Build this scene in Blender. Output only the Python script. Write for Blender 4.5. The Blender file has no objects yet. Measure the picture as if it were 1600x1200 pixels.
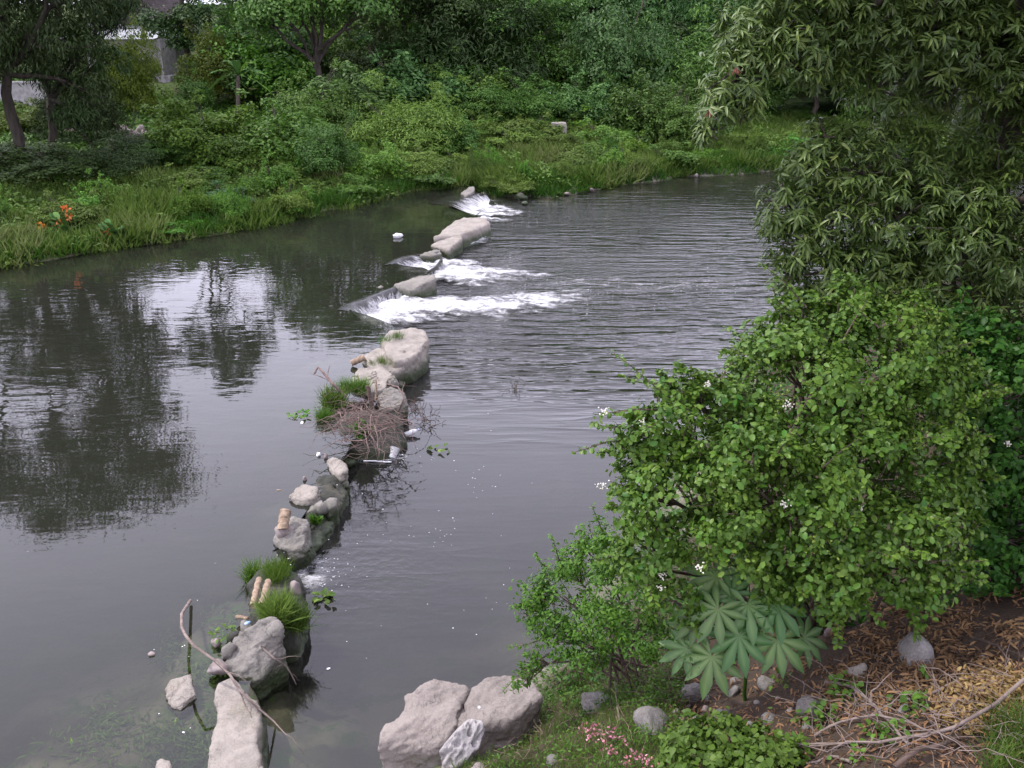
import bpy, bmesh, math, random
import numpy as np
from mathutils import Vector, Matrix

random.seed(7)
RNG = np.random.default_rng(11)
SC = bpy.context.scene
COL = SC.collection
rad = math.radians

# ------------------------------------------------------------------ camera
CAM_H, PITCH, FPX = 8.0, 21.0, 1500.0
cam_d = bpy.data.cameras.new('camera'); cam_d.sensor_width = 36; cam_d.lens = 36*FPX/1600
cam_d.clip_start = 0.1; cam_d.clip_end = 2000
cam = bpy.data.objects.new('camera', cam_d); COL.objects.link(cam)
cam.location = (0, 0, CAM_H); cam.rotation_euler = (rad(90-PITCH), 0, 0)
SC.camera = cam

# ------------------------------------------------------------------ sky, sun, exposure
SUN_EL, SUN_AZ = rad(58), rad(-78)        # azimuth measured from +Y towards +X
world = bpy.data.worlds.new('World'); SC.world = world; world.use_nodes = True
wn, wl = world.node_tree.nodes, world.node_tree.links
wn.clear()
wo = wn.new('ShaderNodeOutputWorld'); wb = wn.new('ShaderNodeBackground'); wb.inputs['Strength'].default_value = 0.15
st = wn.new('ShaderNodeTexSky'); st.sky_type = 'NISHITA'; st.sun_disc = False
st.sun_elevation = SUN_EL; st.sun_rotation = SUN_AZ
st.air_density = 1.0; st.dust_density = 3.0; st.ozone_density = 1.0
tc = wn.new('ShaderNodeTexCoord'); mp = wn.new('ShaderNodeMapping'); mp.inputs['Scale'].default_value = (1, 1, 3.0)
cn = wn.new('ShaderNodeTexNoise'); cn.inputs['Scale'].default_value = 1.6; cn.inputs['Detail'].default_value = 6
cr = wn.new('ShaderNodeMapRange'); cr.inputs['From Min'].default_value = 0.3; cr.inputs['From Max'].default_value = 0.7
cr.inputs['To Min'].default_value = 0.84; cr.inputs['To Max'].default_value = 1.0
mx = wn.new('ShaderNodeMix'); mx.data_type = 'RGBA'; mx.inputs['B'].default_value = (11.6, 11.3, 14.0, 1)
wl.new(tc.outputs['Generated'], mp.inputs['Vector']); wl.new(mp.outputs['Vector'], cn.inputs['Vector'])
wl.new(cn.outputs['Fac'], cr.inputs['Value']); wl.new(cr.outputs['Result'], mx.inputs['Factor'])
# haze: paler towards the horizon, all the way round
sz = wn.new('ShaderNodeSeparateXYZ'); wl.new(tc.outputs['Generated'], sz.inputs[0])
hz_ = wn.new('ShaderNodeMapRange'); hz_.interpolation_type = 'SMOOTHSTEP'
for k_, v_ in (('From Min', 0.12), ('From Max', 0.66), ('To Min', 1.45), ('To Max', 0.94)): hz_.inputs[k_].default_value = v_
wl.new(sz.outputs['Z'], hz_.inputs['Value'])
sc_ = wn.new('ShaderNodeVectorMath'); sc_.operation = 'SCALE'; wl.new(mx.outputs['Result'], sc_.inputs[0]); wl.new(hz_.outputs['Result'], sc_.inputs['Scale'])
wl.new(st.outputs['Color'], mx.inputs['A']); wl.new(sc_.outputs[0], wb.inputs['Color'])
wl.new(wb.outputs['Background'], wo.inputs['Surface'])

sun_d = bpy.data.lights.new('sun', 'SUN'); sun_d.energy = 2.6; sun_d.angle = rad(1.5); sun_d.color = (1, 0.95, 0.87)
sun = bpy.data.objects.new('sun', sun_d); COL.objects.link(sun)
sdir = Vector((math.sin(SUN_AZ)*math.cos(SUN_EL), math.cos(SUN_AZ)*math.cos(SUN_EL), math.sin(SUN_EL)))
sun.rotation_euler = sdir.to_track_quat('Z', 'Y').to_euler(); sun.location = sdir*60
vs = SC.view_settings
vs.view_transform = 'Standard'; vs.look = 'None'; vs.exposure = 0.40; vs.gamma = 1.0; vs.use_curve_mapping = False
SC.render.engine = 'CYCLES'
SC.cycles.max_bounces = 8; SC.cycles.transparent_max_bounces = 16; SC.cycles.diffuse_bounces = 3; SC.cycles.glossy_bounces = 3
SC.cycles.caustics_reflective = False; SC.cycles.caustics_refractive = False

# ------------------------------------------------------------------ where a pixel of the survey lies in the world
_cp, _sp = math.cos(rad(PITCH)), math.sin(rad(PITCH))
def ray(px, py):
    a, b = (px-800)/FPX, (600-py)/FPX
    return np.array([a, _cp+b*_sp, -_sp+b*_cp])
def PZ(px, py, z):                      # point at height z
    d = ray(px, py); t = (z-CAM_H)/d[2]
    return np.array([0, 0, CAM_H])+d*t
def PD(px, py, D):                      # point at distance D along +Y
    d = ray(px, py); return np.array([0, 0, CAM_H])+d*(D/d[1])
def PXM(p):                             # pixels per metre at a point
    return FPX/(p[1]*_cp-(p[2]-CAM_H)*_sp)

# ------------------------------------------------------------------ numeric helpers
def _hash(ix, iy, iz, seed):
    h = (ix.astype(np.int64)*374761393+iy.astype(np.int64)*668265263+iz.astype(np.int64)*2147483647+seed*974711) & 0x7fffffff
    h = ((h ^ (h >> 13))*1274126177) & 0x7fffffff
    h = (h ^ (h >> 16)) & 0xffff
    return h/65535.0
def vnoise(p, seed=0):
    p = np.asarray(p, float); i = np.floor(p); f = p-i; f = f*f*(3-2*f); i = i.astype(np.int64)
    r = 0
    for dx in (0, 1):
        for dy in (0, 1):
            for dz in (0, 1):
                w = (f[:, 0] if dx else 1-f[:, 0])*(f[:, 1] if dy else 1-f[:, 1])*(f[:, 2] if dz else 1-f[:, 2])
                r = r+w*_hash(i[:, 0]+dx, i[:, 1]+dy, i[:, 2]+dz, seed)
    return r*2-1
def fbm(p, seed=0, octv=4, gain=0.5):
    p = np.asarray(p, float)
    if p.shape[1] == 2: p = np.c_[p, np.zeros(len(p))]
    a, s, r = 1.0, 1.0, 0
    for k in range(octv):
        r = r+a*vnoise(p*s+k*17.3, seed+k); a *= gain; s *= 2.03
    return r
def smooth(a, b, x):
    t = np.clip((np.asarray(x, float)-a)/(b-a), 0, 1); return t*t*(3-2*t)
def unit(v): return v/np.maximum(np.linalg.norm(v, axis=-1, keepdims=True), 1e-9)
def poly_dist(x, y, poly):
    d = np.full(x.shape, 1e9)
    for (ax, ay), (bx, by) in zip(poly[:-1], poly[1:]):
        vx, vy = bx-ax, by-ay; L = vx*vx+vy*vy
        t = np.clip(((x-ax)*vx+(y-ay)*vy)/L, 0, 1)
        d = np.minimum(d, np.hypot(x-ax-t*vx, y-ay-t*vy))
    return d
def inside(x, y, poly):
    r = np.zeros(x.shape, bool); n = len(poly)
    for i in range(n):
        ax, ay = poly[i]; bx, by = poly[(i+1) % n]
        c = ((ay > y) != (by > y)) & (x < (bx-ax)*(y-ay)/((by-ay) if by != ay else 1e-9)+ax)
        r ^= c
    return r

# ------------------------------------------------------------------ objects and tags
def tag(o, label=None, cat=None, group=None, kind=None):
    if label: o['label'] = label
    if cat: o['category'] = cat
    if group: o['group'] = group
    if kind: o['kind'] = kind
    return o
def empty(name, loc, label=None, cat=None, group=None):
    o = bpy.data.objects.new(name, None); COL.objects.link(o); o.location = tuple(loc); o.empty_display_size = 0.2
    return tag(o, label, cat, group)
def link(name, me, mat=None, parent=None, loc=None):
    o = bpy.data.objects.new(name, me); COL.objects.link(o)
    if mat is not None and not me.materials: me.materials.append(mat)
    if parent is not None: o.parent = parent
    if loc is not None: o.location = tuple(loc)
    return o
def mesh_np(name, V, F, smooth_shade=False, attrs=None):
    """V (n,3), F (m,k) with one k"""
    V = np.asarray(V, np.float32); F = np.asarray(F, np.int32)
    me = bpy.data.meshes.new(name)
    me.vertices.add(len(V)); me.vertices.foreach_set('co', V.ravel())
    k = F.shape[1]
    me.loops.add(F.size); me.loops.foreach_set('vertex_index', F.ravel())
    me.polygons.add(len(F)); me.polygons.foreach_set('loop_start', np.arange(0, F.size, k, dtype=np.int32))
    me.polygons.foreach_set('loop_total', np.full(len(F), k, np.int32))
    if smooth_shade: me.polygons.foreach_set('use_smooth', np.ones(len(F), bool))
    for nm, arr in (attrs or {}).items():
        a = me.attributes.new(nm, 'FLOAT', 'POINT'); a.data.foreach_set('value', np.asarray(arr, np.float32))
    me.update(calc_edges=True); me.validate()
    return me
def copy_tree(o, parent=None):
    c = o.copy(); COL.objects.link(c); c.parent = parent
    for ch in o.children: copy_tree(ch, c)
    return c

# tubes: round twigs, trunks, sticks
class MB:
    def __init__(s): s.v, s.f, s.n = [], [], 0
    def tube(s, pts, radii, sides=6, cap=True):
        pts = np.asarray(pts, float); m = len(pts)
        radii = np.full(m, radii, float) if np.isscalar(radii) else np.asarray(radii, float)
        tg = unit(np.gradient(pts, axis=0))
        ref = np.array([0, 0, 1.0]) if abs(tg[0][2]) < 0.9 else np.array([1.0, 0, 0])
        a = np.linspace(0, 2*np.pi, sides, endpoint=False)
        for i in range(m):
            u = unit(np.cross(tg[i], ref)); w = np.cross(tg[i], u)
            s.v.append(pts[i]+radii[i]*(np.cos(a)[:, None]*u+np.sin(a)[:, None]*w))
        b = s.n
        for i in range(m-1):
            for j in range(sides):
                j2 = (j+1) % sides
                s.f.append((b+i*sides+j, b+i*sides+j2, b+(i+1)*sides+j2, b+(i+1)*sides+j))
        s.n += m*sides
        if cap:
            for i0, p in ((b, pts[0]), (b+(m-1)*sides, pts[-1])):
                s.v.append(p[None]); 
                for j in range(sides): s.f.append((i0+j, i0+(j+1) % sides, s.n, s.n))
                s.n += 1
    def build(s, name, mat, parent=None, base=(0, 0, 0), smooth_shade=True):
        V = np.concatenate(s.v)-np.asarray(base)
        me = bpy.data.meshes.new(name)
        me.from_pydata(V.tolist(), [], [tuple(dict.fromkeys(f)) for f in s.f]); me.update()
        for p in me.polygons: p.use_smooth = smooth_shade
        o = link(name, me, mat, parent)
        if parent is None: o.location = tuple(base)
        return o
def bend(p0, p1, n=6, wob=0.1, seed=0, sag=0.0):
    r = np.random.default_rng(seed); p0, p1 = np.asarray(p0, float), np.asarray(p1, float)
    t = np.linspace(0, 1, n)[:, None]; L = np.linalg.norm(p1-p0)
    w = np.cumsum(r.normal(0, 1, (n, 3)), axis=0); w -= w[0]; w -= t*w[-1]
    P = p0+(p1-p0)*t+w*wob*L/np.sqrt(n)
    P[:, 2] += sag*4*(t*(1-t))[:, 0]*L
    return P

# ------------------------------------------------------------------ materials
def new_mat(name):
    m = bpy.data.materials.new(name); m.use_nodes = True
    nt = m.node_tree; nt.nodes.clear()
    return m, nt.nodes, nt.links
def node(ns, t, **kw):
    n = ns.new(t)
    for k, v in kw.items():
        if k in n.inputs.keys() if hasattr(n.inputs, 'keys') else False: n.inputs[k].default_value = v
        else: setattr(n, k, v)
    return n
def mixc(ns, ls, fac, a, b, mode='MIX'):
    n = ns.new('ShaderNodeMix'); n.data_type = 'RGBA'; n.blend_type = mode
    for key, v in (('Factor', fac), ('A', a), ('B', b)):
        s = n.inputs[key]
        if hasattr(v, 'is_output') or isinstance(v, bpy.types.NodeSocket): ls.new(v, s)
        elif key == 'Factor': s.default_value = v
        else: s.default_value = (*v, 1) if len(v) == 3 else v
    return n.outputs['Result']
def mrange(ns, ls, v, a, b, c=0.0, d=1.0, smoothstep=True):
    n = ns.new('ShaderNodeMapRange')
    if smoothstep: n.interpolation_type = 'SMOOTHSTEP'
    n.inputs['From Min'].default_value = a; n.inputs['From Max'].default_value = b
    n.inputs['To Min'].default_value = c; n.inputs['To Max'].default_value = d
    ls.new(v, n.inputs['Value']); return n.outputs['Result']
def mathn(ns, ls, op, a, b=None):
    n = ns.new('ShaderNodeMath'); n.operation = op
    for i, v in enumerate((a, b)):
        if v is None: continue
        if isinstance(v, bpy.types.NodeSocket): ls.new(v, n.inputs[i])
        else: n.inputs[i].default_value = v
    return n.outputs[0]
def noise_tex(ns, ls, vec, scale, detail=4, rough=0.55):
    n = ns.new('ShaderNodeTexNoise'); n.inputs['Scale'].default_value = scale; n.inputs['Detail'].default_value = detail
    n.inputs['Roughness'].default_value = rough; ls.new(vec, n.inputs['Vector']); return n.outputs['Fac']

def leaf_mat(name, dark, mid, light, rough=0.45, trans=0.3, spec=0.4, odd=None, hv=0.25):
    """leaf surface: tone varies leaf by leaf and a little plant by plant"""
    fresh = lambda q: (q[0]*0.94, q[1]*1.06, q[2]*0.66) if q[1] > q[0]*1.15 else q
    dark, mid, light = fresh(dark), fresh(mid), fresh(light); spec *= 0.5
    m, ns, ls = new_mat(name)
    at = ns.new('ShaderNodeAttribute'); at.attribute_name = 'rnd'
    oi = ns.new('ShaderNodeObjectInfo')
    rp = ns.new('ShaderNodeValToRGB'); e = rp.color_ramp.elements
    e[0].position = 0.0; e[0].color = (*dark, 1); e[1].position = 1.0; e[1].color = (*light, 1)
    k = e.new(0.5); k.color = (*mid, 1)
    if odd:
        k = e.new(0.975); k.color = (*light, 1); e[-1].color = (*odd, 1); k = e.new(0.985); k.color = (*odd, 1)
    ls.new(at.outputs['Fac'], rp.inputs['Fac'])
    val = mrange(ns, ls, oi.outputs['Random'], 0, 1, 1-hv, 1+hv, False)
    hs = ns.new('ShaderNodeHueSaturation'); ls.new(rp.outputs['Color'], hs.inputs['Color']); ls.new(val, hs.inputs['Value'])
    hue = mrange(ns, ls, mathn(ns, ls, 'FRACT', mathn(ns, ls, 'MULTIPLY', oi.outputs['Random'], 7.13)), 0, 1, 0.485, 0.515, False)
    ls.new(hue, hs.inputs['Hue'])
    p = ns.new('ShaderNodeBsdfPrincipled'); p.inputs['Roughness'].default_value = rough; p.inputs['Specular IOR Level'].default_value = spec
    ls.new(hs.outputs['Color'], p.inputs['Base Color'])
    t = ns.new('ShaderNodeBsdfTranslucent')
    tcx = mixc(ns, ls, 0.0, hs.outputs['Color'], (1, 1, 1), 'MULTIPLY'); ls.new(tcx, t.inputs['Color'])
    mxs = ns.new('ShaderNodeMixShader'); mxs.inputs[0].default_value = trans
    ls.new(p.outputs[0], mxs.inputs[1]); ls.new(t.outputs[0], mxs.inputs[2])
    o = ns.new('ShaderNodeOutputMaterial'); ls.new(mxs.outputs[0], o.inputs[0]); return m

def rock_mat(name, c1, c2, stain=(0.05, 0.055, 0.035), rough=0.85, scale=3.0, bump=0.85, wet=True, pits=0.0, wet_lo=0.1, wet_hi=0.3):
    m, ns, ls = new_mat(name)
    ge = ns.new('ShaderNodeNewGeometry'); pos = ge.outputs['Position']
    n1 = noise_tex(ns, ls, pos, scale, 8, 0.65); n2 = noise_tex(ns, ls, pos, scale*7, 6, 0.7); n3 = noise_tex(ns, ls, pos, scale*0.45, 4)
    col = mixc(ns, ls, mrange(ns, ls, n1, 0.35, 0.65), c1, c2)
    col = mixc(ns, ls, mrange(ns, ls, n2, 0.5, 0.75, 0, 0.55), col, tuple(0.45*x for x in c1))
    col = mixc(ns, ls, mrange(ns, ls, n3, 0.52, 0.68, 0, 0.5), col, (0.16, 0.14, 0.10))
    vk = ns.new('ShaderNodeTexVoronoi'); vk.feature = 'DISTANCE_TO_EDGE'; vk.inputs['Scale'].default_value = scale*0.55
    wq = ns.new('ShaderNodeVectorMath'); wq.operation = 'ADD'; ls.new(pos, wq.inputs[0])
    nq = ns.new('ShaderNodeTexNoise'); nq.inputs['Scale'].default_value = 3.5; nq.inputs['Detail'].default_value = 6; ls.new(pos, nq.inputs['Vector']); ls.new(nq.outputs['Color'], wq.inputs[1]); ls.new(wq.outputs[0], vk.inputs['Vector'])
    ck = mathn(ns, ls, 'MULTIPLY', mrange(ns, ls, vk.outputs['Distance'], 0.0, 0.018, 1, 0), mrange(ns, ls, n1, 0.42, 0.6, 0, 0.8))
    col = mixc(ns, ls, ck, col, tuple(0.22*x for x in c1))
    n4 = noise_tex(ns, ls, pos, scale*16, 3, 0.6)
    col = mixc(ns, ls, mrange(ns, ls, n4, 0.35, 0.7, 0.0, 0.4), col, tuple(min(1, 1.35*x) for x in c1))
    ro = None
    if wet:
        sx = ns.new('ShaderNodeSeparateXYZ'); ls.new(pos, sx.inputs[0])
        zz = mathn(ns, ls, 'ADD', sx.outputs['Z'], mathn(ns, ls, 'MULTIPLY', mathn(ns, ls, 'SUBTRACT', n1, 0.5), 0.35))
        f = mrange(ns, ls, zz, wet_lo, wet_hi, 1, 0)
        col = mixc(ns, ls, f, col, mixc(ns, ls, n2, stain, (0.03, 0.05, 0.015)))
        ro = mrange(ns, ls, zz, wet_lo, wet_hi, 0.35, rough)
    p = ns.new('ShaderNodeBsdfPrincipled'); p.inputs['Roughness'].default_value = rough
    p.inputs['Specular IOR Level'].default_value = 0.3
    ls.new(col, p.inputs['Base Color'])
    if ro is not None: ls.new(ro, p.inputs['Roughness'])
    h = mathn(ns, ls, 'ADD', mathn(ns, ls, 'MULTIPLY', n1, 0.6), mathn(ns, ls, 'MULTIPLY', n2, 0.35))
    vo = ns.new('ShaderNodeTexVoronoi'); vo.feature = 'DISTANCE_TO_EDGE'; vo.inputs['Scale'].default_value = scale*0.9
    wp = ns.new('ShaderNodeVectorMath'); wp.operation = 'ADD'; ls.new(pos, wp.inputs[0])
    nn = ns.new('ShaderNodeTexNoise'); nn.inputs['Scale'].default_value = 2.5; ls.new(pos, nn.inputs['Vector']); ls.new(nn.outputs['Color'], wp.inputs[1])
    ls.new(wp.outputs[0], vo.inputs['Vector'])
    crk = mrange(ns, ls, vo.outputs['Distance'], 0.0, 0.02, 0, 1)
    h = mathn(ns, ls, 'ADD', h, mathn(ns, ls, 'MULTIPLY', mathn(ns, ls, 'MULTIPLY', crk, n3), 0.16))
    b = ns.new('ShaderNodeBump'); b.inputs['Strength'].default_value = bump; b.inputs['Distance'].default_value = 0.05
    ls.new(h, b.inputs['Height']); ls.new(b.outputs[0], p.inputs['Normal'])
    o = ns.new('ShaderNodeOutputMaterial'); ls.new(p.outputs[0], o.inputs[0]); return m

def plain_mat(name, c1, c2=None, rough=0.7, scale=8, bump=0.2, spec=0.3, stretch=(1, 1, 1)):
    m, ns, ls = new_mat(name); tcn = ns.new('ShaderNodeTexCoord'); mpn = ns.new('ShaderNodeMapping'); mpn.inputs['Scale'].default_value = stretch
    ls.new(tcn.outputs['Object'], mpn.inputs['Vector'])
    n = noise_tex(ns, ls, mpn.outputs[0], scale, 6)
    p = ns.new('ShaderNodeBsdfPrincipled'); p.inputs['Roughness'].default_value = rough; p.inputs['Specular IOR Level'].default_value = spec
    ls.new(mixc(ns, ls, mrange(ns, ls, n, 0.35, 0.65), c1, c2 or tuple(0.7*x for x in c1)), p.inputs['Base Color'])
    b = ns.new('ShaderNodeBump'); b.inputs['Strength'].default_value = bump; b.inputs['Distance'].default_value = 0.02
    ls.new(n, b.inputs['Height']); ls.new(b.outputs[0], p.inputs['Normal'])
    o = ns.new('ShaderNodeOutputMaterial'); ls.new(p.outputs[0], o.inputs[0]); return m

M = {}
M['tree'] = leaf_mat('tree_leaf', (0.0375, 0.0750, 0.0187), (0.0650, 0.1225, 0.0300), (0.1063, 0.1688, 0.0425), 0.5, 0.22)
M['tree_blue'] = leaf_mat('bluish_leaf', (0.0350, 0.0750, 0.0275), (0.0600, 0.1200, 0.0450), (0.1063, 0.1812, 0.0725), 0.45, 0.22, odd=(0.42, 0.42, 0.34))
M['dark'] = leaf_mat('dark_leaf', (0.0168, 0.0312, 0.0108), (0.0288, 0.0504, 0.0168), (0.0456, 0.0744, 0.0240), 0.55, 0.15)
M['bright'] = leaf_mat('bright_leaf', (0.045, 0.10, 0.016), (0.08, 0.155, 0.024), (0.12, 0.21, 0.034), 0.5, 0.3)
M['yellowish'] = leaf_mat('yellow_green_leaf', (0.05, 0.075, 0.012), (0.085, 0.115, 0.015), (0.12, 0.15, 0.02), 0.5, 0.3)
M['weed'] = leaf_mat('weed_leaf', (0.06, 0.10, 0.026), (0.105, 0.165, 0.042), (0.16, 0.22, 0.065), 0.55, 0.28)
M['creeper'] = leaf_mat('creeper_leaf', (0.04, 0.10, 0.018), (0.08, 0.17, 0.03), (0.13, 0.23, 0.05), 0.45, 0.28)
M['bark_dark'] = plain_mat('dark_bark', (0.045, 0.037, 0.03), (0.022, 0.018, 0.014), 0.9, 6, 0.6, 0.2, (1, 1, 0.2))
M['bark'] = plain_mat('bark', (0.09, 0.075, 0.06), (0.045, 0.036, 0.028), 0.9, 6, 0.6, 0.2, (1, 1, 0.2))
M['twig'] = plain_mat('twig_wood', (0.24, 0.19, 0.165), (0.15, 0.115, 0.10), 0.85, 9, 0.4)
M['twig_dark'] = plain_mat('dark_twig', (0.11, 0.075, 0.06), (0.06, 0.045, 0.035), 0.85, 9, 0.4)
M['pale_wood'] = plain_mat('pale_wood', (0.33, 0.25, 0.18), (0.20, 0.145, 0.10), 0.8, 14, 0.4, 0.2, (1, 1, 0.15))
M['rock'] = rock_mat('weathered_concrete', (0.285, 0.255, 0.222), (0.195, 0.174, 0.152), wet_lo=0.16, wet_hi=0.44)
M['rock_grey'] = rock_mat('grey_stone', (0.215, 0.20, 0.178), (0.135, 0.125, 0.11), wet_lo=0.16, wet_hi=0.46)
M['boulder'] = rock_mat('sandstone', (0.238, 0.207, 0.186), (0.178, 0.154, 0.138), scale=2.2, bump=0.9, wet_lo=-0.1, wet_hi=0.1)
M['coral'] = rock_mat('pitted_limestone', (0.40, 0.375, 0.365), (0.28, 0.265, 0.255), scale=6, bump=0.8, wet=False)
M['pebble'] = rock_mat('small_grey_stone', (0.24, 0.225, 0.212), (0.15, 0.14, 0.13), scale=9, bump=1.0, wet=False)
M['wet'] = rock_mat('wet_dark_stone', (0.042, 0.042, 0.034), (0.022, 0.024, 0.016), rough=0.7, wet_lo=0.05, wet_hi=0.3)

# ================================================================== SETTING: terrain
ZU, ZL = 0.35, 0.0                       # level of the upper pool and of the lower pool
FAR_LINE = [(-150, -60), (-75, -20), (-42, 10)] + [tuple(PZ(x, y, z)[:2]) for x, y, z in (
    (-130, 448, ZU), (0, 420, ZU), (110, 400, ZU), (230, 382, ZU), (330, 368, ZU), (400, 357, ZU), (490, 340, ZU), (560, 323, ZU), (610, 310, ZU),
    (660, 299, ZU), (740, 294, 0.15), (790, 306, ZL), (860, 306, ZL), (905, 300, ZL), (960, 291, ZL), (1060, 276, ZL), (1180, 269, ZL),
    (1280, 262, ZL))] + [(34, 56), (70, 66), (160, 90)]
NEAR_LINE = [(-14, -60), (-6, -10), (-2.6, 5.5)] + [tuple(PZ(x, y, ZL)[:2]) for x, y in ((640, 1200), (760, 1120), (845, 1062), (930, 985), (985, 880))] + [
    (3.4, 17), (5.8, 22), (9.5, 28), (15, 35), (25, 42), (50, 48), (160, 68)]
FAR_POLY = FAR_LINE + [(900, 120), (900, 900), (-900, 900), (-900, -100)]
NEAR_POLY = NEAR_LINE + [(900, 60), (900, -300), (-40, -300)]
WEIR = [PZ(x, y, 0.2)[:2] for x, y in ((372, 1230), (385, 1120), (410, 1010), (440, 900), (470, 825), (520, 755), (560, 690), (600, 620), (640, 550), (612, 515), (580, 502),
        (538, 490), (560, 477), (585, 468), (608, 459), (624, 451), (650, 446), (668, 438), (676, 428), (606, 418), (622, 410), (642, 404), (684, 398), (735, 360), (748, 342),
        (700, 330), (686, 323), (713, 312), (741, 306), (735, 298))]
WY = np.array([p[1] for p in WEIR]); WX = np.array([p[0] for p in WEIR])
_o = np.argsort(WY); WY, WX = WY[_o], WX[_o]
def weir_x(y): return np.interp(y, WY, WX)

SHALLOW = [(PZ(300, 1100, ZU), 1.2, 0.72), (PZ(335, 1010, ZU), 0.8, 0.68), (PZ(180, 1150, ZU), 1.4, 0.52), (PZ(60, 1180, ZU), 1.8, 0.36), (PZ(380, 930, ZU), 0.7, 0.55),
           (PZ(530, 560, ZU), 1.6, 0.62), (PZ(480, 650, ZU), 1.2, 0.5), (PZ(430, 770, ZU), 0.8, 0.45), (PZ(640, 460, ZU), 1.5, 0.5), (PZ(690, 330, ZU), 2.5, 0.5),
           (PZ(590, 1120, ZL), 1.2, 0.35), (PZ(520, 1180, ZL), 1.0, 0.4)]
def terrain(x, y):
    x = np.asarray(x, float).ravel(); y = np.asarray(y, float).ravel()
    P2 = np.c_[x, y]
    df = poly_dist(x, y, FAR_LINE); df = np.where(inside(x, y, FAR_POLY), df, -df)
    dn = poly_dist(x, y, NEAR_LINE); dn = np.where(inside(x, y, NEAR_POLY), dn, -dn)
    n1 = fbm(P2*0.25, 3, 4); n2 = fbm(P2*1.3, 5, 4)
    bed = -0.85+0.12*n1+0.06*n2
    left = smooth(0.4, -0.4, x-weir_x(y))
    cap = np.where(x < weir_x(y), ZU-0.10, ZL-0.10)+0.05*n2
    for p, r, h in SHALLOW:
        bed = bed+h*np.exp(-((x-p[0])**2+(y-p[1])**2)/(r*r))*(1+0.35*n2)
    bed = np.minimum(bed+0.28*left, cap)
    dfw = df+0.35*n2+0.3*n1
    far = np.interp(dfw, [-4, -1.2, -0.1, 0.5, 3, 8, 20, 40, 75, 200, 600], [-0.9, -0.45, 0.02, 0.48, 0.75, 1.25, 2.0, 5.0, 9, 10, 12])
    far = far+np.where(df > 0, smooth(0, 6, df)*(0.22*n1+0.10*n2), 0)
    dnw = dn+0.25*n2
    near = np.interp(dnw, [-3, -0.8, 0, 0.6, 4.6, 8, 20, 60, 400], [-0.9, -0.35, 0.02, 0.4, 2.75, 3.6, 4.6, 6, 8])
    near = near+np.where(dn > 0, smooth(0, 1, dn)*(0.10*n1+0.09*n2), 0)
    return np.maximum(np.maximum(bed, far), near)
def tz(x, y): return float(terrain(np.array([x]), np.array([y]))[0])
def PG(px, py):                          # where the line of sight meets the ground
    d = ray(px, py); t = np.linspace(3, 24, 420) if py > 700 else np.linspace(3, 90, 1200); P = np.array([0, 0, CAM_H])+t[:, None]*d
    k = np.argmax(P[:, 2] < terrain(P[:, 0], P[:, 1])); return P[k]

_PGX, _PGY = np.arange(660, 1668, 6.0), np.arange(880, 1240, 6.0)
_pg = None
def PGN(px, py):                        # the same for many pixels of the near bank at once
    global _pg
    if _pg is None:
        X, Y = np.meshgrid(_PGX, _PGY); a_, b_ = (X.ravel()-800)/FPX, (600-Y.ravel())/FPX
        dd = np.stack([a_, _cp+b_*_sp, -_sp+b_*_cp], 1); o_ = np.array([0, 0, CAM_H])
        lo = np.full(len(dd), 3.0); hi = np.full(len(dd), -1.0)
        for t in np.arange(3, 24, 0.35):
            live = hi < 0; P = o_+t*dd[live]; hit = P[:, 2] < terrain(P[:, 0], P[:, 1]); i = np.where(live)[0]
            hi[i[hit]] = t; lo[i[~hit]] = t
        hi = np.where(hi < 0, 24, hi)
        for _ in range(9):
            mid = (lo+hi)/2; P = o_+mid[:, None]*dd; under = P[:, 2] < terrain(P[:, 0], P[:, 1]); hi = np.where(under, mid, hi); lo = np.where(under, lo, mid)
        _pg = (o_+hi[:, None]*dd).reshape(len(_PGY), len(_PGX), 3)
    fx_ = np.clip((np.asarray(px, float)-_PGX[0])/6, 0, len(_PGX)-1.001); fy_ = np.clip((np.asarray(py, float)-_PGY[0])/6, 0, len(_PGY)-1.001)
    i, j = fx_.astype(int), fy_.astype(int); u, v = (fx_-i)[:, None], (fy_-j)[:, None]
    return (_pg[j, i]*(1-u)+_pg[j, i+1]*u)*(1-v)+(_pg[j+1, i]*(1-u)+_pg[j+1, i+1]*u)*v

def axis(*segs):
    a = []
    for s, e, st_ in segs: a.extend(np.arange(s, e, st_))
    return np.array(sorted(set(np.round(a, 4))))
gx = axis((-900, -160, 60), (-160, -60, 10), (-60, -24, 1.5), (-24, -6, 0.5), (-6, 8, 0.11), (8, 26, 0.5), (26, 60, 2), (60, 160, 10), (160, 901, 60))
gy = axis((-300, -40, 40), (-40, 3, 3), (3, 16, 0.11), (16, 60, 0.4), (60, 110, 2.5), (110, 300, 15), (300, 1500, 100))
GX, GY = np.meshgrid(gx, gy); nx, ny = len(gx), len(gy)
GZ = terrain(GX, GY)
def grid_faces(nx, ny):
    i = np.arange(nx*ny).reshape(ny, nx)
    return np.stack([i[:-1, :-1], i[:-1, 1:], i[1:, 1:], i[1:, :-1]], -1).reshape(-1, 4)
fx, fy = GX.ravel(), GY.ravel()
farside = inside(fx, fy, FAR_POLY).astype(float)
m, ns, ls = new_mat('soil_and_river_bed')
ge = ns.new('ShaderNodeNewGeometry'); pos = ge.outputs['Position']
at = ns.new('ShaderNodeAttribute'); at.attribute_name = 'far'
n1 = noise_tex(ns, ls, pos, 0.8, 6); n2 = noise_tex(ns, ls, pos, 9, 6, 0.7); n3 = noise_tex(ns, ls, pos, 2.2, 5)
sx = ns.new('ShaderNodeSeparateXYZ'); ls.new(pos, sx.inputs[0])
soil = mixc(ns, ls, n2, (0.04, 0.03, 0.022), (0.085, 0.062, 0.046))
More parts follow.
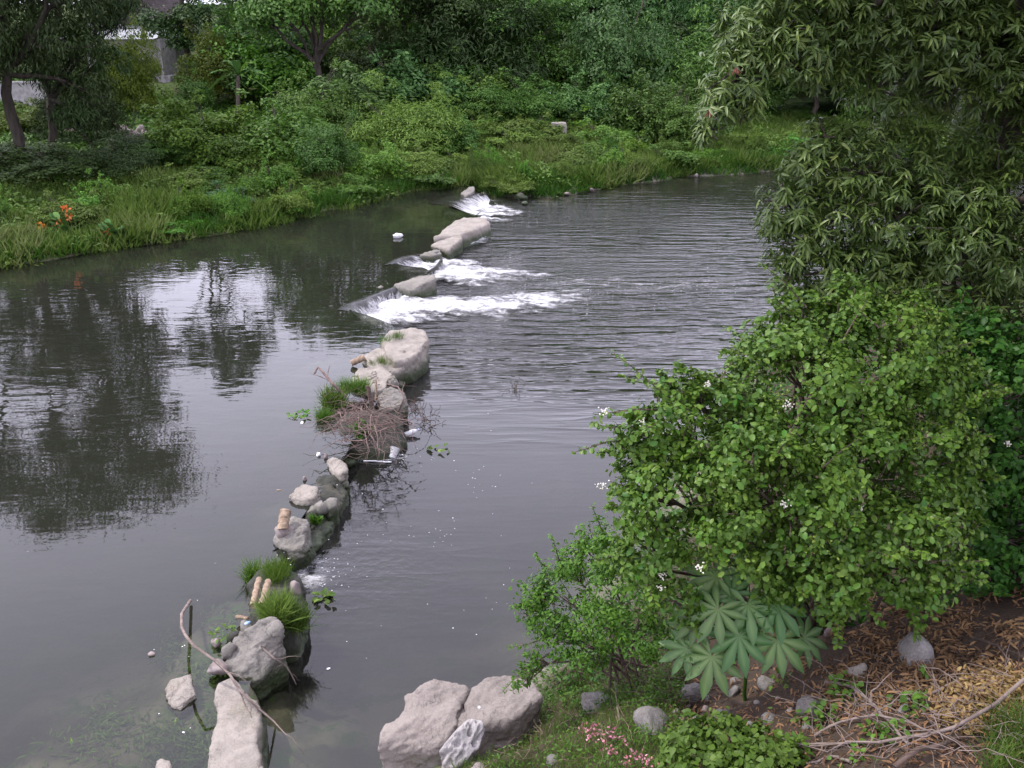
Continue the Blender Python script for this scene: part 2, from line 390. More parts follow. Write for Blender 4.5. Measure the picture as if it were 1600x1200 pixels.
soil = mixc(ns, ls, mrange(ns, ls, n3, 0.5, 0.7, 0, 0.5), soil, (0.035, 0.028, 0.02))
green = mixc(ns, ls, n2, (0.035, 0.055, 0.015), (0.07, 0.10, 0.03))
land = mixc(ns, ls, mathn(ns, ls, 'MULTIPLY', at.outputs['Fac'], mrange(ns, ls, n1, 0.3, 0.5, 0.4, 1)), soil, green)
bed = mixc(ns, ls, mrange(ns, ls, n1, 0.4, 0.62), (0.08, 0.078, 0.058), (0.21, 0.20, 0.15))
bed = mixc(ns, ls, mrange(ns, ls, n3, 0.53, 0.64, 0, 0.9), bed, (0.07, 0.14, 0.03))
colr = mixc(ns, ls, mrange(ns, ls, sx.outputs['Z'], 0.2, 0.45), bed, land)
p = ns.new('ShaderNodeBsdfPrincipled'); p.inputs['Roughness'].default_value = 0.95; p.inputs['Specular IOR Level'].default_value = 0.15
ls.new(colr, p.inputs['Base Color'])
b = ns.new('ShaderNodeBump'); b.inputs['Strength'].default_value = 0.6; b.inputs['Distance'].default_value = 0.06
ls.new(n2, b.inputs['Height']); ls.new(b.outputs[0], p.inputs['Normal'])
o = ns.new('ShaderNodeOutputMaterial'); ls.new(p.outputs[0], o.inputs[0]); M['terrain'] = m
g = link('terrain', mesh_np('terrain', np.c_[fx, fy, GZ], grid_faces(nx, ny), True, {'far': farside}), M['terrain'])
tag(g, 'earth banks and bed of the river', None, None, 'structure')

# ================================================================== SETTING: water
def water_mat(name, murk, fine, long_scale):
    m, ns, ls = new_mat(name)
    ge = ns.new('ShaderNodeNewGeometry'); pos = ge.outputs['Position']
    tu = ns.new('ShaderNodeAttribute'); tu.attribute_name = 'turb'
    ri = ns.new('ShaderNodeAttribute'); ri.attribute_name = 'rip'
    r2 = ns.new('ShaderNodeAttribute'); r2.attribute_name = 'rip2'
    mp1 = ns.new('ShaderNodeMapping'); mp1.inputs['Scale'].default_value = long_scale; mp1.inputs['Rotation'].default_value = (0, 0, rad(-9)); ls.new(pos, mp1.inputs[0])
    na = noise_tex(ns, ls, mp1.outputs[0], 1.0, 3, 0.5)
    mp2 = ns.new('ShaderNodeMapping'); mp2.inputs['Scale'].default_value = tuple(3.1*v for v in long_scale); mp2.inputs['Rotation'].default_value = (0, 0, rad(14)); ls.new(pos, mp2.inputs[0])
    nb = noise_tex(ns, ls, mp2.outputs[0], 1.0, 3, 0.5)
    nc = noise_tex(ns, ls, pos, fine, 3, 0.5)
    ridge = mathn(ns, ls, 'POWER', mathn(ns, ls, 'MAXIMUM', mathn(ns, ls, 'SUBTRACT', 1.0, mathn(ns, ls, 'ABSOLUTE', mathn(ns, ls, 'MULTIPLY', mathn(ns, ls, 'SUBTRACT', na, 0.5), 3.0))), 0.0), 2.0)
    h = mathn(ns, ls, 'ADD', mathn(ns, ls, 'MULTIPLY', mathn(ns, ls, 'MULTIPLY', ridge, ri.outputs['Fac']), 0.075), mathn(ns, ls, 'MULTIPLY', mathn(ns, ls, 'MULTIPLY', nb, ri.outputs['Fac']), 0.035))
    h = mathn(ns, ls, 'ADD', h, mathn(ns, ls, 'MULTIPLY', mathn(ns, ls, 'MULTIPLY', nc, r2.outputs['Fac']), 0.05))
    b = ns.new('ShaderNodeBump'); b.inputs['Strength'].default_value = 1.0; b.inputs['Distance'].default_value = 1.0; ls.new(h, b.inputs['Height'])
    fr = ns.new('ShaderNodeFresnel'); fr.inputs['IOR'].default_value = 1.56; ls.new(b.outputs[0], fr.inputs['Normal'])
    tr = ns.new('ShaderNodeBsdfTransparent'); tr.inputs['Color'].default_value = (0.82, 0.84, 0.74, 1)
    di = ns.new('ShaderNodeBsdfDiffuse')
    nbig = noise_tex(ns, ls, pos, 0.35, 4)
    ls.new(mixc(ns, ls, nbig, murk, tuple(0.82*x for x in murk)), di.inputs['Color'])
    mb = ns.new('ShaderNodeMixShader'); ls.new(tu.outputs['Fac'], mb.inputs[0]); ls.new(tr.outputs[0], mb.inputs[1]); ls.new(di.outputs[0], mb.inputs[2])
    gl = ns.new('ShaderNodeBsdfGlossy'); gl.inputs['Roughness'].default_value = 0.012; ls.new(b.outputs[0], gl.inputs['Normal'])
    ms = ns.new('ShaderNodeMixShader'); ls.new(fr.outputs[0], ms.inputs[0]); ls.new(mb.outputs[0], ms.inputs[1]); ls.new(gl.outputs[0], ms.inputs[2])
    o = ns.new('ShaderNodeOutputMaterial'); ls.new(ms.outputs[0], o.inputs[0]); return m
M['water_up'] = water_mat('still_murky_water', (0.019, 0.021, 0.015), 2.2, (0.5, 1.4, 1))
M['water_low'] = water_mat('rippled_murky_water', (0.018, 0.018, 0.016), 7.0, (0.30, 1.5, 1))

def water_sheet(name, X, Y, zw, mat, rip, rip2, label):
    ny, nx = X.shape; x, y = X.ravel(), Y.ravel()
    depth = np.maximum(zw-terrain(x, y), 0.0)
    turb = np.clip(1-np.exp(-1.9*depth), 0.05, 0.97)
    o = link(name, mesh_np(name, np.c_[x, y, np.full(len(x), zw)], grid_faces(nx, ny), True, {'turb': turb, 'rip': rip(x, y), 'rip2': rip2(x, y)}), mat)
    return tag(o, label, None, None, 'structure')
yy = axis((-60, 2, 6), (2, 16, 0.16), (16, 56, 0.4))
tt = np.concatenate([1-np.array([1, .8, .6, .45, .33])[:], 1-np.geomspace(0.28, 0.0008, 90), [1.0]])
Xu = np.array([-140+(weir_x(y)+140)*tt for y in yy]); Yu = np.repeat(yy[:, None], len(tt), 1)
water_sheet('water', Xu, Yu, ZU, M['water_up'],
            lambda x, y: 0.012+0.05*np.exp(-((x+13)**2/24+(y-19)**2/20))+0.02*smooth(14, 30, y), lambda x, y: 0.010+0*x,
            'still grey upper pool left of the weir')
xl = np.concatenate([np.geomspace(0.05, 30, 110)-0.05, [40, 60, 100, 160]])
Xl = np.array([weir_x(y)+xl for y in yy]); Yl = np.repeat(yy[:, None], len(xl), 1)
FALL_A, FALL_B, FALL_C = PZ(640, 492, 0), PZ(705, 432, 0), PZ(770, 332, 0)
FALL_D = PZ(465, 895, 0)
def rip_low(x, y):
    r = 0.012+0.85*smooth(17.0, 24, y+0.10*x+0.8*fbm(np.c_[x, y]*0.3, 71, 3))*(0.40+0.60*smooth(44, 26, y))*(0.75+0.5*fbm(np.c_[x, y]*0.22, 73, 3))
    return r+0.10*np.exp(-((x-FALL_D[0]-0.6)**2+(y-FALL_D[1])**2)/3.0)
def rip_low2(x, y):
    r = 0.012+0*x
    for f, s in ((FALL_A, 9), (FALL_B, 10), (FALL_C, 12)):
        r = r+0.7*np.exp(-(((x-f[0]-3)/1.7)**2+(y-f[1])**2)/s)
    return r+0.25*np.exp(-((x-FALL_D[0]-0.8)**2+(y-FALL_D[1])**2)/1.6)+0.20*smooth(22, 32, y)
water_sheet('water', Xl, Yl, ZL, M['water_low'], rip_low, rip_low2, 'rippled grey lower pool right of the weir')

# overflow: sheets of water curling over the sill
def fall_mat():
    m, ns, ls = new_mat('falling_water')
    u = ns.new('ShaderNodeAttribute'); u.attribute_name = 'u'; t = ns.new('ShaderNodeAttribute'); t.attribute_name = 't'
    cb = ns.new('ShaderNodeCombineXYZ'); ls.new(mathn(ns, ls, 'MULTIPLY', u.outputs['Fac'], 5.0), cb.inputs[0]); ls.new(mathn(ns, ls, 'MULTIPLY', t.outputs['Fac'], 2.2), cb.inputs[1])
    n = noise_tex(ns, ls, cb.outputs[0], 1.3, 7, 0.75)
    f = mrange(ns, ls, mathn(ns, ls, 'ADD', mathn(ns, ls, 'MULTIPLY', t.outputs['Fac'], 0.62), mathn(ns, ls, 'MULTIPLY', n, 0.9)), 0.76, 1.0)
    p = ns.new('ShaderNodeBsdfPrincipled'); p.inputs['Roughness'].default_value = 0.08; p.inputs['IOR'].default_value = 1.36
    ls.new(mixc(ns, ls, f, (0.02, 0.02, 0.018), (0.5, 0.5, 0.51)), p.inputs['Base Color'])
    ls.new(mrange(ns, ls, f, 0, 1, 0.08, 0.6), p.inputs['Roughness'])
    b = ns.new('ShaderNodeBump'); b.inputs['Strength'].default_value = 0.5; b.inputs['Distance'].default_value = 0.03; ls.new(n, b.inputs['Height']); ls.new(b.outputs[0], p.inputs['Normal'])
    o = ns.new('ShaderNodeOutputMaterial'); ls.new(p.outputs[0], o.inputs[0]); return m
M['fall'] = fall_mat()
def resample(P, n):
    P = np.asarray(P, float); s = np.r_[0, np.cumsum(np.linalg.norm(np.diff(P, axis=0), axis=1))]
    q = np.linspace(0, s[-1], n); return np.stack([np.interp(q, s, P[:, k]) for k in range(P.shape[1])], 1), q
def overflow(crest_px, base_px, label, k=0.45, z0=ZU+0.012, z1=0.0, n=60, rows=18):
    A, sa = resample([PZ(x, y, z0) for x, y in crest_px], n); B, _ = resample([PZ(x, y, z1) for x, y in base_px], n)
    V, uu, tq = [], [], []
    for t in np.linspace(0, 1, rows):
        q = A+(B-A)*(t if t < k else k+(1-k)*((t-k)/(1-k))**0.75)
        w = 0.02*fbm(np.c_[sa*3.0, np.full(n, t*2), np.zeros(n)], 9, 3)*smooth(0.15, 0.4, t)
        q[:, 2] = z0-0.004-(z0-z1)*smooth(k*0.5, 1, t)**1.4+w+0.012*smooth(0.0, 0.12, t)
        V.append(q); uu.append(sa); tq.append(np.full(n, t))
    me = mesh_np('water', np.concatenate(V), grid_faces(n, rows), True, {'u': np.concatenate(uu), 't': np.concatenate(tq)})
    return tag(link('water', me, M['fall']), label, None, None, 'structure')
overflow([(526, 484), (540, 474), (568, 464), (600, 452), (622, 444), (640, 444)], [(574, 508), (578, 498), (588, 491), (604, 482), (622, 474), (634, 470)], 'smooth sheet of water curling over the sill in the middle of the weir')
overflow([(596, 416), (612, 406), (630, 400), (660, 398), (684, 396)], [(632, 424), (650, 420), (668, 416), (682, 410), (690, 404)], 'thin dark sheet of water sliding over the sill beyond the slab', 0.6)
overflow([(660, 428), (680, 416), (690, 402)], [(678, 438), (688, 432), (694, 424)], 'white water pouring past the square block end', 0.15)
overflow([(668, 318), (700, 306), (735, 302), (752, 304)], [(742, 338), (752, 330), (762, 322), (766, 313)], 'water sliding over the far sill by the bank', 0.7)
overflow([(425, 862), (437, 855), (447, 852)], [(437, 884), (448, 880), (458, 872)], 'little fall through the gap by the grassy rock', 0.25)
overflow([(517, 753), (523, 758)], [(524, 790), (530, 792)], 'thin trickle down the wet stones', 0.2, n=10)
overflow([(719, 369), (723, 366)], [(730, 382), (735, 379)], 'narrow spout beside the pale slab', 0.3, n=10)

# foam below the falls: a frothy relief with holes
def foam_mat():
    m, ns, ls = new_mat('white_foam')
    d = ns.new('ShaderNodeAttribute'); d.attribute_name = 'dens'
    ge = ns.new('ShaderNodeNewGeometry'); pos = ge.outputs['Position']
    mpn = ns.new('ShaderNodeMapping'); mpn.inputs['Scale'].default_value = (0.6, 1.3, 1.0); ls.new(pos, mpn.inputs[0])
    n = noise_tex(ns, ls, mpn.outputs[0], 2.6, 10, 0.78)
    v = mathn(ns, ls, 'ADD', d.outputs['Fac'], mathn(ns, ls, 'MULTIPLY', mathn(ns, ls, 'SUBTRACT', n, 0.5), 3.0))
    a = mathn(ns, ls, 'MULTIPLY', mrange(ns, ls, v, 0.12, 1.25), mrange(ns, ls, d.outputs['Fac'], 0.0, 0.35))
    p = ns.new('ShaderNodeBsdfPrincipled'); p.inputs['Roughness'].default_value = 0.7
    ls.new(mixc(ns, ls, mrange(ns, ls, n, 0.38, 0.62), (0.26, 0.26, 0.27), (0.66, 0.66, 0.67)), p.inputs['Base Color'])
    b = ns.new('ShaderNodeBump'); b.inputs['Strength'].default_value = 0.6; b.inputs['Distance'].default_value = 0.06; ls.new(n, b.inputs['Height']); ls.new(b.outputs[0], p.inputs['Normal'])
    t = ns.new('ShaderNodeBsdfTransparent'); ms = ns.new('ShaderNodeMixShader'); ls.new(a, ms.inputs[0]); ls.new(t.outputs[0], ms.inputs[1]); ls.new(p.outputs[0], ms.inputs[2])
    o = ns.new('ShaderNodeOutputMaterial'); ls.new(ms.outputs[0], o.inputs[0]); return m
M['foam'] = foam_mat()
def foam_patch(caps, label, step=0.07, z=0.03, hgt=0.18):
    """caps: ((px,py), (px,py), r0, r1, d0, d1) runs of froth along the water"""
    C = [(PZ(*a, ZL)[:2], PZ(*b_, ZL)[:2], r0, r1, d0, d1) for a, b_, r0, r1, d0, d1 in caps]
    pts = np.array([q for c in C for q in c[:2]]); R = max(max(c[2], c[3]) for c in C)*2.1
    xs = np.arange(pts[:, 0].min()-R, pts[:, 0].max()+R, step); ys = np.arange(pts[:, 1].min()-R, pts[:, 1].max()+R, step)
    X, Y = np.meshgrid(xs, ys); x, y = X.ravel(), Y.ravel(); D = np.zeros(len(x))
    wx = x+0.25*fbm(np.c_[x, y]*1.1, 21, 3); wy = y+0.25*fbm(np.c_[x, y]*1.1, 31, 3)
    for a, b_, r0, r1, d0, d1 in C:
        v = b_-a; L = v@v; t = np.clip(((wx-a[0])*v[0]+(wy-a[1])*v[1])/L, 0, 1)
        dist = np.hypot(wx-a[0]-t*v[0], wy-a[1]-t*v[1]); r = r0+(r1-r0)*t
        D = np.maximum(D, (d0+(d1-d0)*t)*smooth(1.9, 0.0, dist/r)*1.05)
    h = z+hgt*np.clip(D, 0, 1)*(0.45+0.8*np.abs(fbm(np.c_[x*1.6, y*2.6], 41, 4)))
    F = grid_faces(len(xs), len(ys)); F = F[(D[F] > 0.02).any(1)]
    use = np.unique(F); re = np.zeros(len(x), int); re[use] = np.arange(len(use))
    me = mesh_np('foam', np.c_[x, y, h][use], re[F], True, {'dens': D[use]})
    return tag(link('foam', me, M['foam']), label, None, None, 'stuff')
foam_patch([((576, 503), (650, 486), 0.45, 0.85, 1.3, 1.25), ((650, 484), (760, 480), 0.75, 0.8, 1.2, 0.95), ((610, 484), (640, 476), 0.45, 0.4, 1.2, 1.1), ((640, 478), (700, 476), 0.4, 0.7, 1.1, 0.9),
            ((760, 482), (890, 466), 0.95, 0.75, 1.0, 0.45), ((640, 502), (720, 500), 0.3, 0.3, 0.9, 0.5)], 'broad white froth below the middle fall')
foam_patch([((695, 432), (735, 432), 0.8, 0.9, 1.25, 1.1), ((735, 434), (825, 432), 0.9, 0.5, 1.1, 0.6), ((690, 416), (735, 413), 0.35, 0.35, 1.1, 0.6), ((636, 424), (690, 424), 0.55, 0.6, 0.95, 1.2), ((650, 412), (690, 410), 0.4, 0.4, 0.6, 0.9)], 'white froth beyond the square block')
foam_patch([((764, 328), (795, 334), 0.7, 0.6, 1.1, 0.5), ((762, 337), (805, 337), 0.35, 0.3, 1.1, 0.5), ((760, 347), (800, 346), 0.35, 0.3, 1.0, 0.4), ((752, 316), (772, 314), 0.3, 0.2, 1.0, 0.4), ((735, 381), (770, 376), 0.25, 0.2, 1.0, 0.5)], 'froth below the far sill')
foam_patch([((466, 890), (500, 884), 0.28, 0.25, 0.66, 0.45), ((470, 905), (515, 905), 0.25, 0.2, 0.5, 0.35)], 'thin lacy froth beside the grassy rock', 0.04, 0.012, 0.02)
foam_patch([((545, 702), (560, 716), 0.15, 0.12, 0.5, 0.4), ((590, 716), (640, 716), 0.12, 0.1, 0.45, 0.4)], 'scum against the brush pile', 0.04, 0.012, 0.02)
foam_patch([((960, 452), (1160, 440), 0.8, 0.8, 0.24, 0.2), ((850, 446), (960, 440), 0.7, 0.7, 0.26, 0.26)], 'faint drifting froth on the lower pool', 0.1, 0.015, 0.02)
# single bubbles drifting on both pools
def specks(name, pts, rr, mat, label):
    pts = np.asarray(pts); k = 6; a = np.linspace(0, 2*np.pi, k, endpoint=False)
    ring = np.stack([np.cos(a), np.sin(a), np.zeros(k)], 1)
    V = np.concatenate([pts[:, None]+rr[:, None, None]*ring, pts[:, None]+rr[:, None, None]*np.array([[0, 0, 0.12]])], 1)
    F = np.array([(i, (i+1) % k, k) for i in range(k)]); n = len(pts)
    return tag(link(name, mesh_np(name, V.reshape(-1, 3), (F[None]+(np.arange(n)*(k+1))[:, None, None]).reshape(-1, 3)), mat), label, None, None, 'stuff')
M['white'] = plain_mat('white_plastic', (0.75, 0.75, 0.76), (0.6, 0.6, 0.62), 0.45, 10, 0.1)
bp = []
for cx, cy, sx_, sy_, n in ((580, 800, 60, 90, 14), (720, 810, 100, 110, 24), (730, 900, 120, 80, 14), (690, 835, 14, 20, 14), (745, 750, 12, 30, 14), (505, 905, 16, 12, 24), (500, 885, 30, 20, 50), (840, 470, 100, 14, 170), (1000, 448, 120, 12, 170),
                            (800, 420, 60, 20, 80), (620, 710, 30, 6, 30), (800, 340, 50, 10, 60), (330, 1060, 60, 60, 12), (200, 760, 160, 200, 8)):
    for _ in range(n):
        px, py = random.gauss(cx, sx_), random.gauss(cy, sy_)
        q = PZ(px, py, ZL); up = q[0] < weir_x(q[1])
        if up: q = PZ(px, py, ZU)
        if tz(q[0], q[1]) > q[2]-0.1: continue
        bp.append(q+np.array([0, 0, 0.004]))
specks('bubbles', bp, np.abs(RNG.normal(0.0, 0.004, len(bp)))+0.002+0.00018*np.array([q[1] for q in bp]), M['white'], 'white bubbles and specks drifting on the water')

sp = []
for A_, B_, n_ in (((576, 504), (634, 470), 260), ((640, 424), (694, 412), 160), ((742, 336), (764, 318), 90), ((437, 882), (462, 876), 60)):
    for _ in range(n_):
        t_ = random.random(); q = PZ(A_[0]+(B_[0]-A_[0])*t_+random.gauss(6, 8), A_[1]+(B_[1]-A_[1])*t_+random.gauss(2, 3), 0); sp.append(q+np.array([0, 0, abs(random.gauss(.05, .09))]))
specks('spray', sp, RNG.uniform(.008, .028, len(sp)), M['white'], 'drops of white spray thrown up at the foot of the falls')

# ================================================================== rocks
def blob_rock(name, outline, zbot, mat, label=None, cat='rock', group=None, flare=0.12, amp=0.05, nscale=2.2, dome=0.05, seed=0, parent=None, N=72, px=True, round_=0.05, soft=0.6):
    """a block or boulder from the outline of its top (pixel x, pixel y, height), rounded at the rim and standing on zbot"""
    O = np.array([PZ(*v) for v in outline]) if px else np.asarray(outline, float)
    O = np.r_[O, O[:1]]; O, _ = resample(O, N+1); O = O[:-1]
    O = soft*O+(1-soft)/2*np.roll(O, 2, 0)+(1-soft)/2*np.roll(O, -2, 0)
    c = O.mean(0); span = np.sqrt(np.ptp(O[:, 0])*np.ptp(O[:, 1]))+1e-6
    zb = np.full(N, zbot) if np.isscalar(zbot) else None
    rings = []
    for s in (0.08, 0.17, 0.27, 0.37, 0.47, 0.57, 0.67, 0.77, 0.86, 0.93, 0.975):
        R = c+(O-c)*s; R[:, 2] += dome*(1-s*s); rings.append(R)
    r0 = O.copy(); r0[:, 2] -= round_; r0[:, :2] += (O-c)[:, :2]*0.02; rings.append(r0)
    for t in (0.08, 0.16, 0.25, 0.34, 0.44, 0.55, 0.67, 0.8, 1.0):
        R = O.copy(); R[:, :2] = c[:2]+(O-c)[:, :2]*(1.03+flare*t); R[:, 2] = (O[:, 2]-round_)*(1-t)+zb*t; rings.append(R)
    V = np.concatenate([c[None]+np.array([[0, 0, dome]])]+rings)
    nr = len(rings); F = [(0, 1+j, 1+(j+1) % N, 1+(j+1) % N) for j in range(N)]
    tri = [(0, 1+j, 1+(j+1) % N) for j in range(N)]
    for k in range(nr-1):
        a, b2 = 1+k*N, 1+(k+1)*N
        for j in range(N):
            j2 = (j+1) % N; tri += [(a+j, b2+j, b2+j2), (a+j, b2+j2, a+j2)]
    amp_ = amp*span
    d1, d2, d3 = (fbm(V*nscale/span+seed*13.7+o_, seed+o_, 3) for o_ in (0, 40, 80))
    lat = np.concatenate([[0.0]]+[np.full(N, min(1.0, s_)) for s_ in (0.08, 0.17, 0.27, 0.37, 0.47, 0.57, 0.67, 0.77, 0.86, 0.93, 0.975)]+[np.ones(N)]*(nr-11))
    V = V+np.c_[d1*amp_*lat, d2*amp_*lat, d3*amp_*0.8*lat]
    V = np.r_[V, [[c[0], c[1], zbot]]]; kb = 1+(nr-1)*N
    tri += [(kb+(q+1) % N, kb+q, len(V)-1) for q in range(N)]
    tmp = bpy.data.objects.new('tmp', mesh_np('tmp', V, np.array(tri))); COL.objects.link(tmp)
    md = tmp.modifiers.new('remesh', 'REMESH'); md.mode = 'VOXEL'; md.voxel_size = max(span/27, 0.016)
    dg = bpy.context.evaluated_depsgraph_get(); ev = tmp.evaluated_get(dg); m2 = bpy.data.meshes.new_from_object(ev)
    V = np.empty(len(m2.vertices)*3); m2.vertices.foreach_get('co', V); V = V.reshape(-1, 3)
    Nn = np.empty(len(m2.vertices)*3); m2.vertices.foreach_get('normal', Nn); Nn = Nn.reshape(-1, 3)
    m2.calc_loop_triangles(); tri = np.empty(len(m2.loop_triangles)*3, np.int32); m2.loop_triangles.foreach_get('vertices', tri); tri = tri.reshape(-1, 3)
    m0 = tmp.data; bpy.data.objects.remove(tmp); bpy.data.meshes.remove(m2); bpy.data.meshes.remove(m0)
    sc0 = min(0.05, 0.075*span); q = V*np.array([1, 1, 1.5])
    lump = fbm(q*3.2+seed*3.3, seed+11, 4, 0.6)
    crk = -np.clip(1-np.abs(fbm(q*2.3+seed*1.9, seed+31, 3))*9, 0, 1)**2-0.5*np.clip(1-np.abs(fbm(q*5.5+seed*2.9, seed+51, 3))*8, 0, 1)**2
    step = np.round(lump*2.5)/2.5-lump
    V = V+Nn*((lump*0.55+0.45*crk+0.5*step+0.22*fbm(q*13+seed, seed+71, 3))*sc0)[:, None]
    base = np.array([c[0], c[1], zbot])
    me = mesh_np(name, V-base, tri, True)
    o = link(name, me, mat, parent)
    if parent is None:
        o.location = tuple(base); tag(o, label, cat, group)
    else: o.location = tuple(base-np.array(parent.location))
    return o
def stone(name, c, size, mat, label, group=None, seed=0, sink=0.3, cat='stone', parent=None, rotz=0.0, amp=0.22, sub=3):
    """loose stone: lumpy and faceted all round"""
    bm = bmesh.new(); bmesh.ops.create_icosphere(bm, subdivisions=sub, radius=0.5)
    V = np.array([v.co[:] for v in bm.verts]); F = np.array([[v.index for v in f.verts] for f in bm.faces]); bm.free()
    r = np.random.default_rng(seed)
    for _ in range(12):                      # broken faces
        n = unit(r.normal(size=3)); h = r.uniform(0.3, 0.44); d = V@n
        V = V-np.outer(np.maximum(d-h, 0)*0.9, n)
    V = V*(1+amp*fbm(V*2.6+seed*3.1, seed, 4)[:, None]+0.05*fbm(V*9+seed, seed+3, 4, 0.65)[:, None])
    ca, sa = math.cos(rotz), math.sin(rotz)
    V = V*np.asarray(size); V = V@np.array([[ca, sa, 0], [-sa, ca, 0], [0, 0, 1]])
    z0 = V[:, 2].min(); V[:, 2] -= z0+sink*(np.ptp(V[:, 2]))
    o = link(name, mesh_np(name, V, F, True), mat, parent); o.location = tuple(c)
    return tag(o, label, cat, group) if parent is None else o

# -------- the broken weir, from the near end to the far bank
blob_rock('concrete_slab', [(333, 1075, .47), (342, 1062, .47), (362, 1060, .47), (378, 1072, .47), (394, 1084, .47), (404, 1090, .46), (409, 1115, .46), (404, 1150, .46), (409, 1180, .47), (414, 1230, .47), (318, 1230, .47), (324, 1185, .47), (334, 1150, .47), (344, 1122, .47), (336, 1100, .47)],
          -0.7, M['rock'], 'pale pinkish concrete slab running out of the bottom of the picture', 'concrete slab', None, 0.22, 0.02, 3.0, 0.0, 3, soft=.9, round_=.03)
blob_rock('concrete_block', [(366, 992, .62), (380, 984, .72), (412, 966, .86), (432, 962, .9), (441, 976, .84), (438, 1000, .66), (420, 1040, .38), (404, 1064, .3), (380, 1062, .34), (352, 1046, .42), (356, 1022, .52)],
          -0.7, M['rock_grey'], 'big tilted grey concrete block with a shaded face beside the near slab', 'concrete block', None, 0.05, 0.02, 3.0, 0.02, 5, soft=.92, round_=.03)
blob_rock('rock', [(388, 958, .5), (392, 915, .55), (404, 890, .6), (430, 880, .62), (460, 888, .6), (474, 910, .55), (472, 950, .5), (462, 985, .45), (440, 985, .5), (410, 975, .5)],
          -0.7, M['wet'], 'dark rock carrying the grass tufts and driftwood', 'rock', None, 0.15, 0.06, 2.5, 0.10, 8)
blob_rock('rock', [(258, 1072, .39), (268, 1060, .42), (300, 1053, .42), (298, 1068, .43), (307, 1082, .42), (294, 1092, .42), (280, 1104, .40), (268, 1098, .38), (262, 1086, .40)],
          -0.3, M['rock'], 'flat pale rock alone in the shallow water', 'rock', None, 0.25, 0.04, 3.0, 0.02, 11, round_=0.03)
blob_rock('rock', [(244, 1188, .42), (252, 1183, .44), (264, 1188, .44), (270, 1204, .42), (256, 1214, .4), (243, 1202, .4)], -0.3, M['rock'], 'small pale rock at the bottom edge of the shallows', 'rock', None, 0.25, 0.05, 3.0, 0.02, 12, round_=0.03)
blob_rock('rock', [(428, 838, .45), (440, 820, .5), (460, 806, .55), (480, 812, .55), (484, 830, .5), (478, 850, .42), (462, 862, .38), (444, 858, .4), (430, 850, .42)],
          -0.7, M['rock_grey'], 'broken grey rock beside the short upright log', 'rock', None, 0.12, 0.07, 3, 0.08, 14)
blob_rock('rock', [(452, 772, .44), (464, 758, .46), (482, 755, .5), (497, 762, .52), (494, 774, .5), (478, 780, .46), (462, 783, .43)], -0.6, M['rock'], 'flat pale rock with a sharp edge halfway down the broken weir', 'rock', None, 0.2, 0.05, 3, 0.03, 15, round_=0.04)
blob_rock('rock', [(508, 718, .46), (522, 711, .5), (538, 720, .52), (542, 734, .5), (531, 742, .46), (518, 734, .42), (510, 726, .42)], -0.6, M['rock'], 'pale rock just below the brush pile', 'rock', None, 0.15, 0.05, 3, 0.04, 16, round_=0.05)
blob_rock('rock', [(486, 762, .36), (505, 738, .38), (530, 742, .38), (540, 760, .3), (534, 790, .2), (512, 812, .18), (488, 832, .2), (478, 800, .3)], -0.7, M['wet'], 'dark wet rock between the pale rocks with water seeping over it', 'rock', None, 0.1, 0.07, 3, 0.03, 17)
blob_rock('rock', [(505, 784, .42), (516, 776, .44), (528, 780, .42), (526, 790, .36), (514, 796, .34), (506, 792, .36)], -0.4, M['rock_grey'], 'small grey rock with a dark hole above it', 'rock', None, 0.15, 0.06, 3, 0.04, 18, round_=0.04)
blob_rock('rock', [(440, 862, .2), (470, 850, .25), (500, 820, .2), (520, 805, .15), (524, 818, .1), (500, 850, .08), (470, 880, .05), (450, 885, .05)], -0.7, M['wet'], 'low dark wet ledge at the foot of the broken weir', 'rock', None, 0.1, 0.06, 3, 0.02, 19)
blob_rock('rock', [(520, 672, .4), (540, 640, .42), (590, 640, .45), (624, 650, .42), (632, 676, .3), (610, 700, .22), (570, 705, .2), (535, 700, .24)], -0.7, M['wet'], 'dark rock under the brush pile', 'rock', None, 0.06, 0.06, 3, 0.05, 20)
blob_rock('concrete_block', [(596, 530, .72), (612, 514, .76), (640, 511, .78), (660, 514, .76), (667, 528, .7), (660, 545, .66), (640, 560, .6), (616, 564, .62), (604, 552, .68)],
          -0.7, M['rock'], 'largest pale block at the edge of the middle fall', 'concrete block', None, 0.04, 0.03, 2.6, 0.02, 21, soft=.9, round_=.035)
blob_rock('concrete_block', [(566, 556, .5), (590, 542, .55), (606, 546, .6), (622, 556, .58), (632, 572, .46), (612, 578, .48), (580, 574, .48)], -0.7, M['rock'], 'low pale block with a grass tuft behind the brush pile', 'concrete block', None, 0.05, 0.035, 2.8, 0.02, 22, soft=.92, round_=.03)
blob_rock('concrete_block', [(548, 588, .5), (566, 574, .55), (596, 570, .6), (612, 580, .58), (606, 604, .5), (580, 612, .48), (556, 606, .46)], -0.7, M['rock'], 'flat pale block strewn with dry twigs', 'concrete block', None, 0.06, 0.035, 2.8, 0.01, 23, soft=.92, round_=.03)
blob_rock('concrete_block', [(592, 616, .5), (612, 606, .55), (630, 610, .52), (634, 626, .42), (616, 640, .36), (596, 638, .42)], -0.7, M['rock_grey'], 'crumbling block half buried in the brush pile', 'concrete block', None, 0.06, 0.07, 3, 0.05, 24)
blob_rock('rock', [(600, 582, .36), (640, 560, .3), (664, 540, .3), (670, 556, .12), (640, 592, .1), (612, 606, .12)], -0.7, M['wet'], 'mossy dark footing below the largest pale block', 'rock', None, 0.04, 0.05, 3, 0.01, 25)

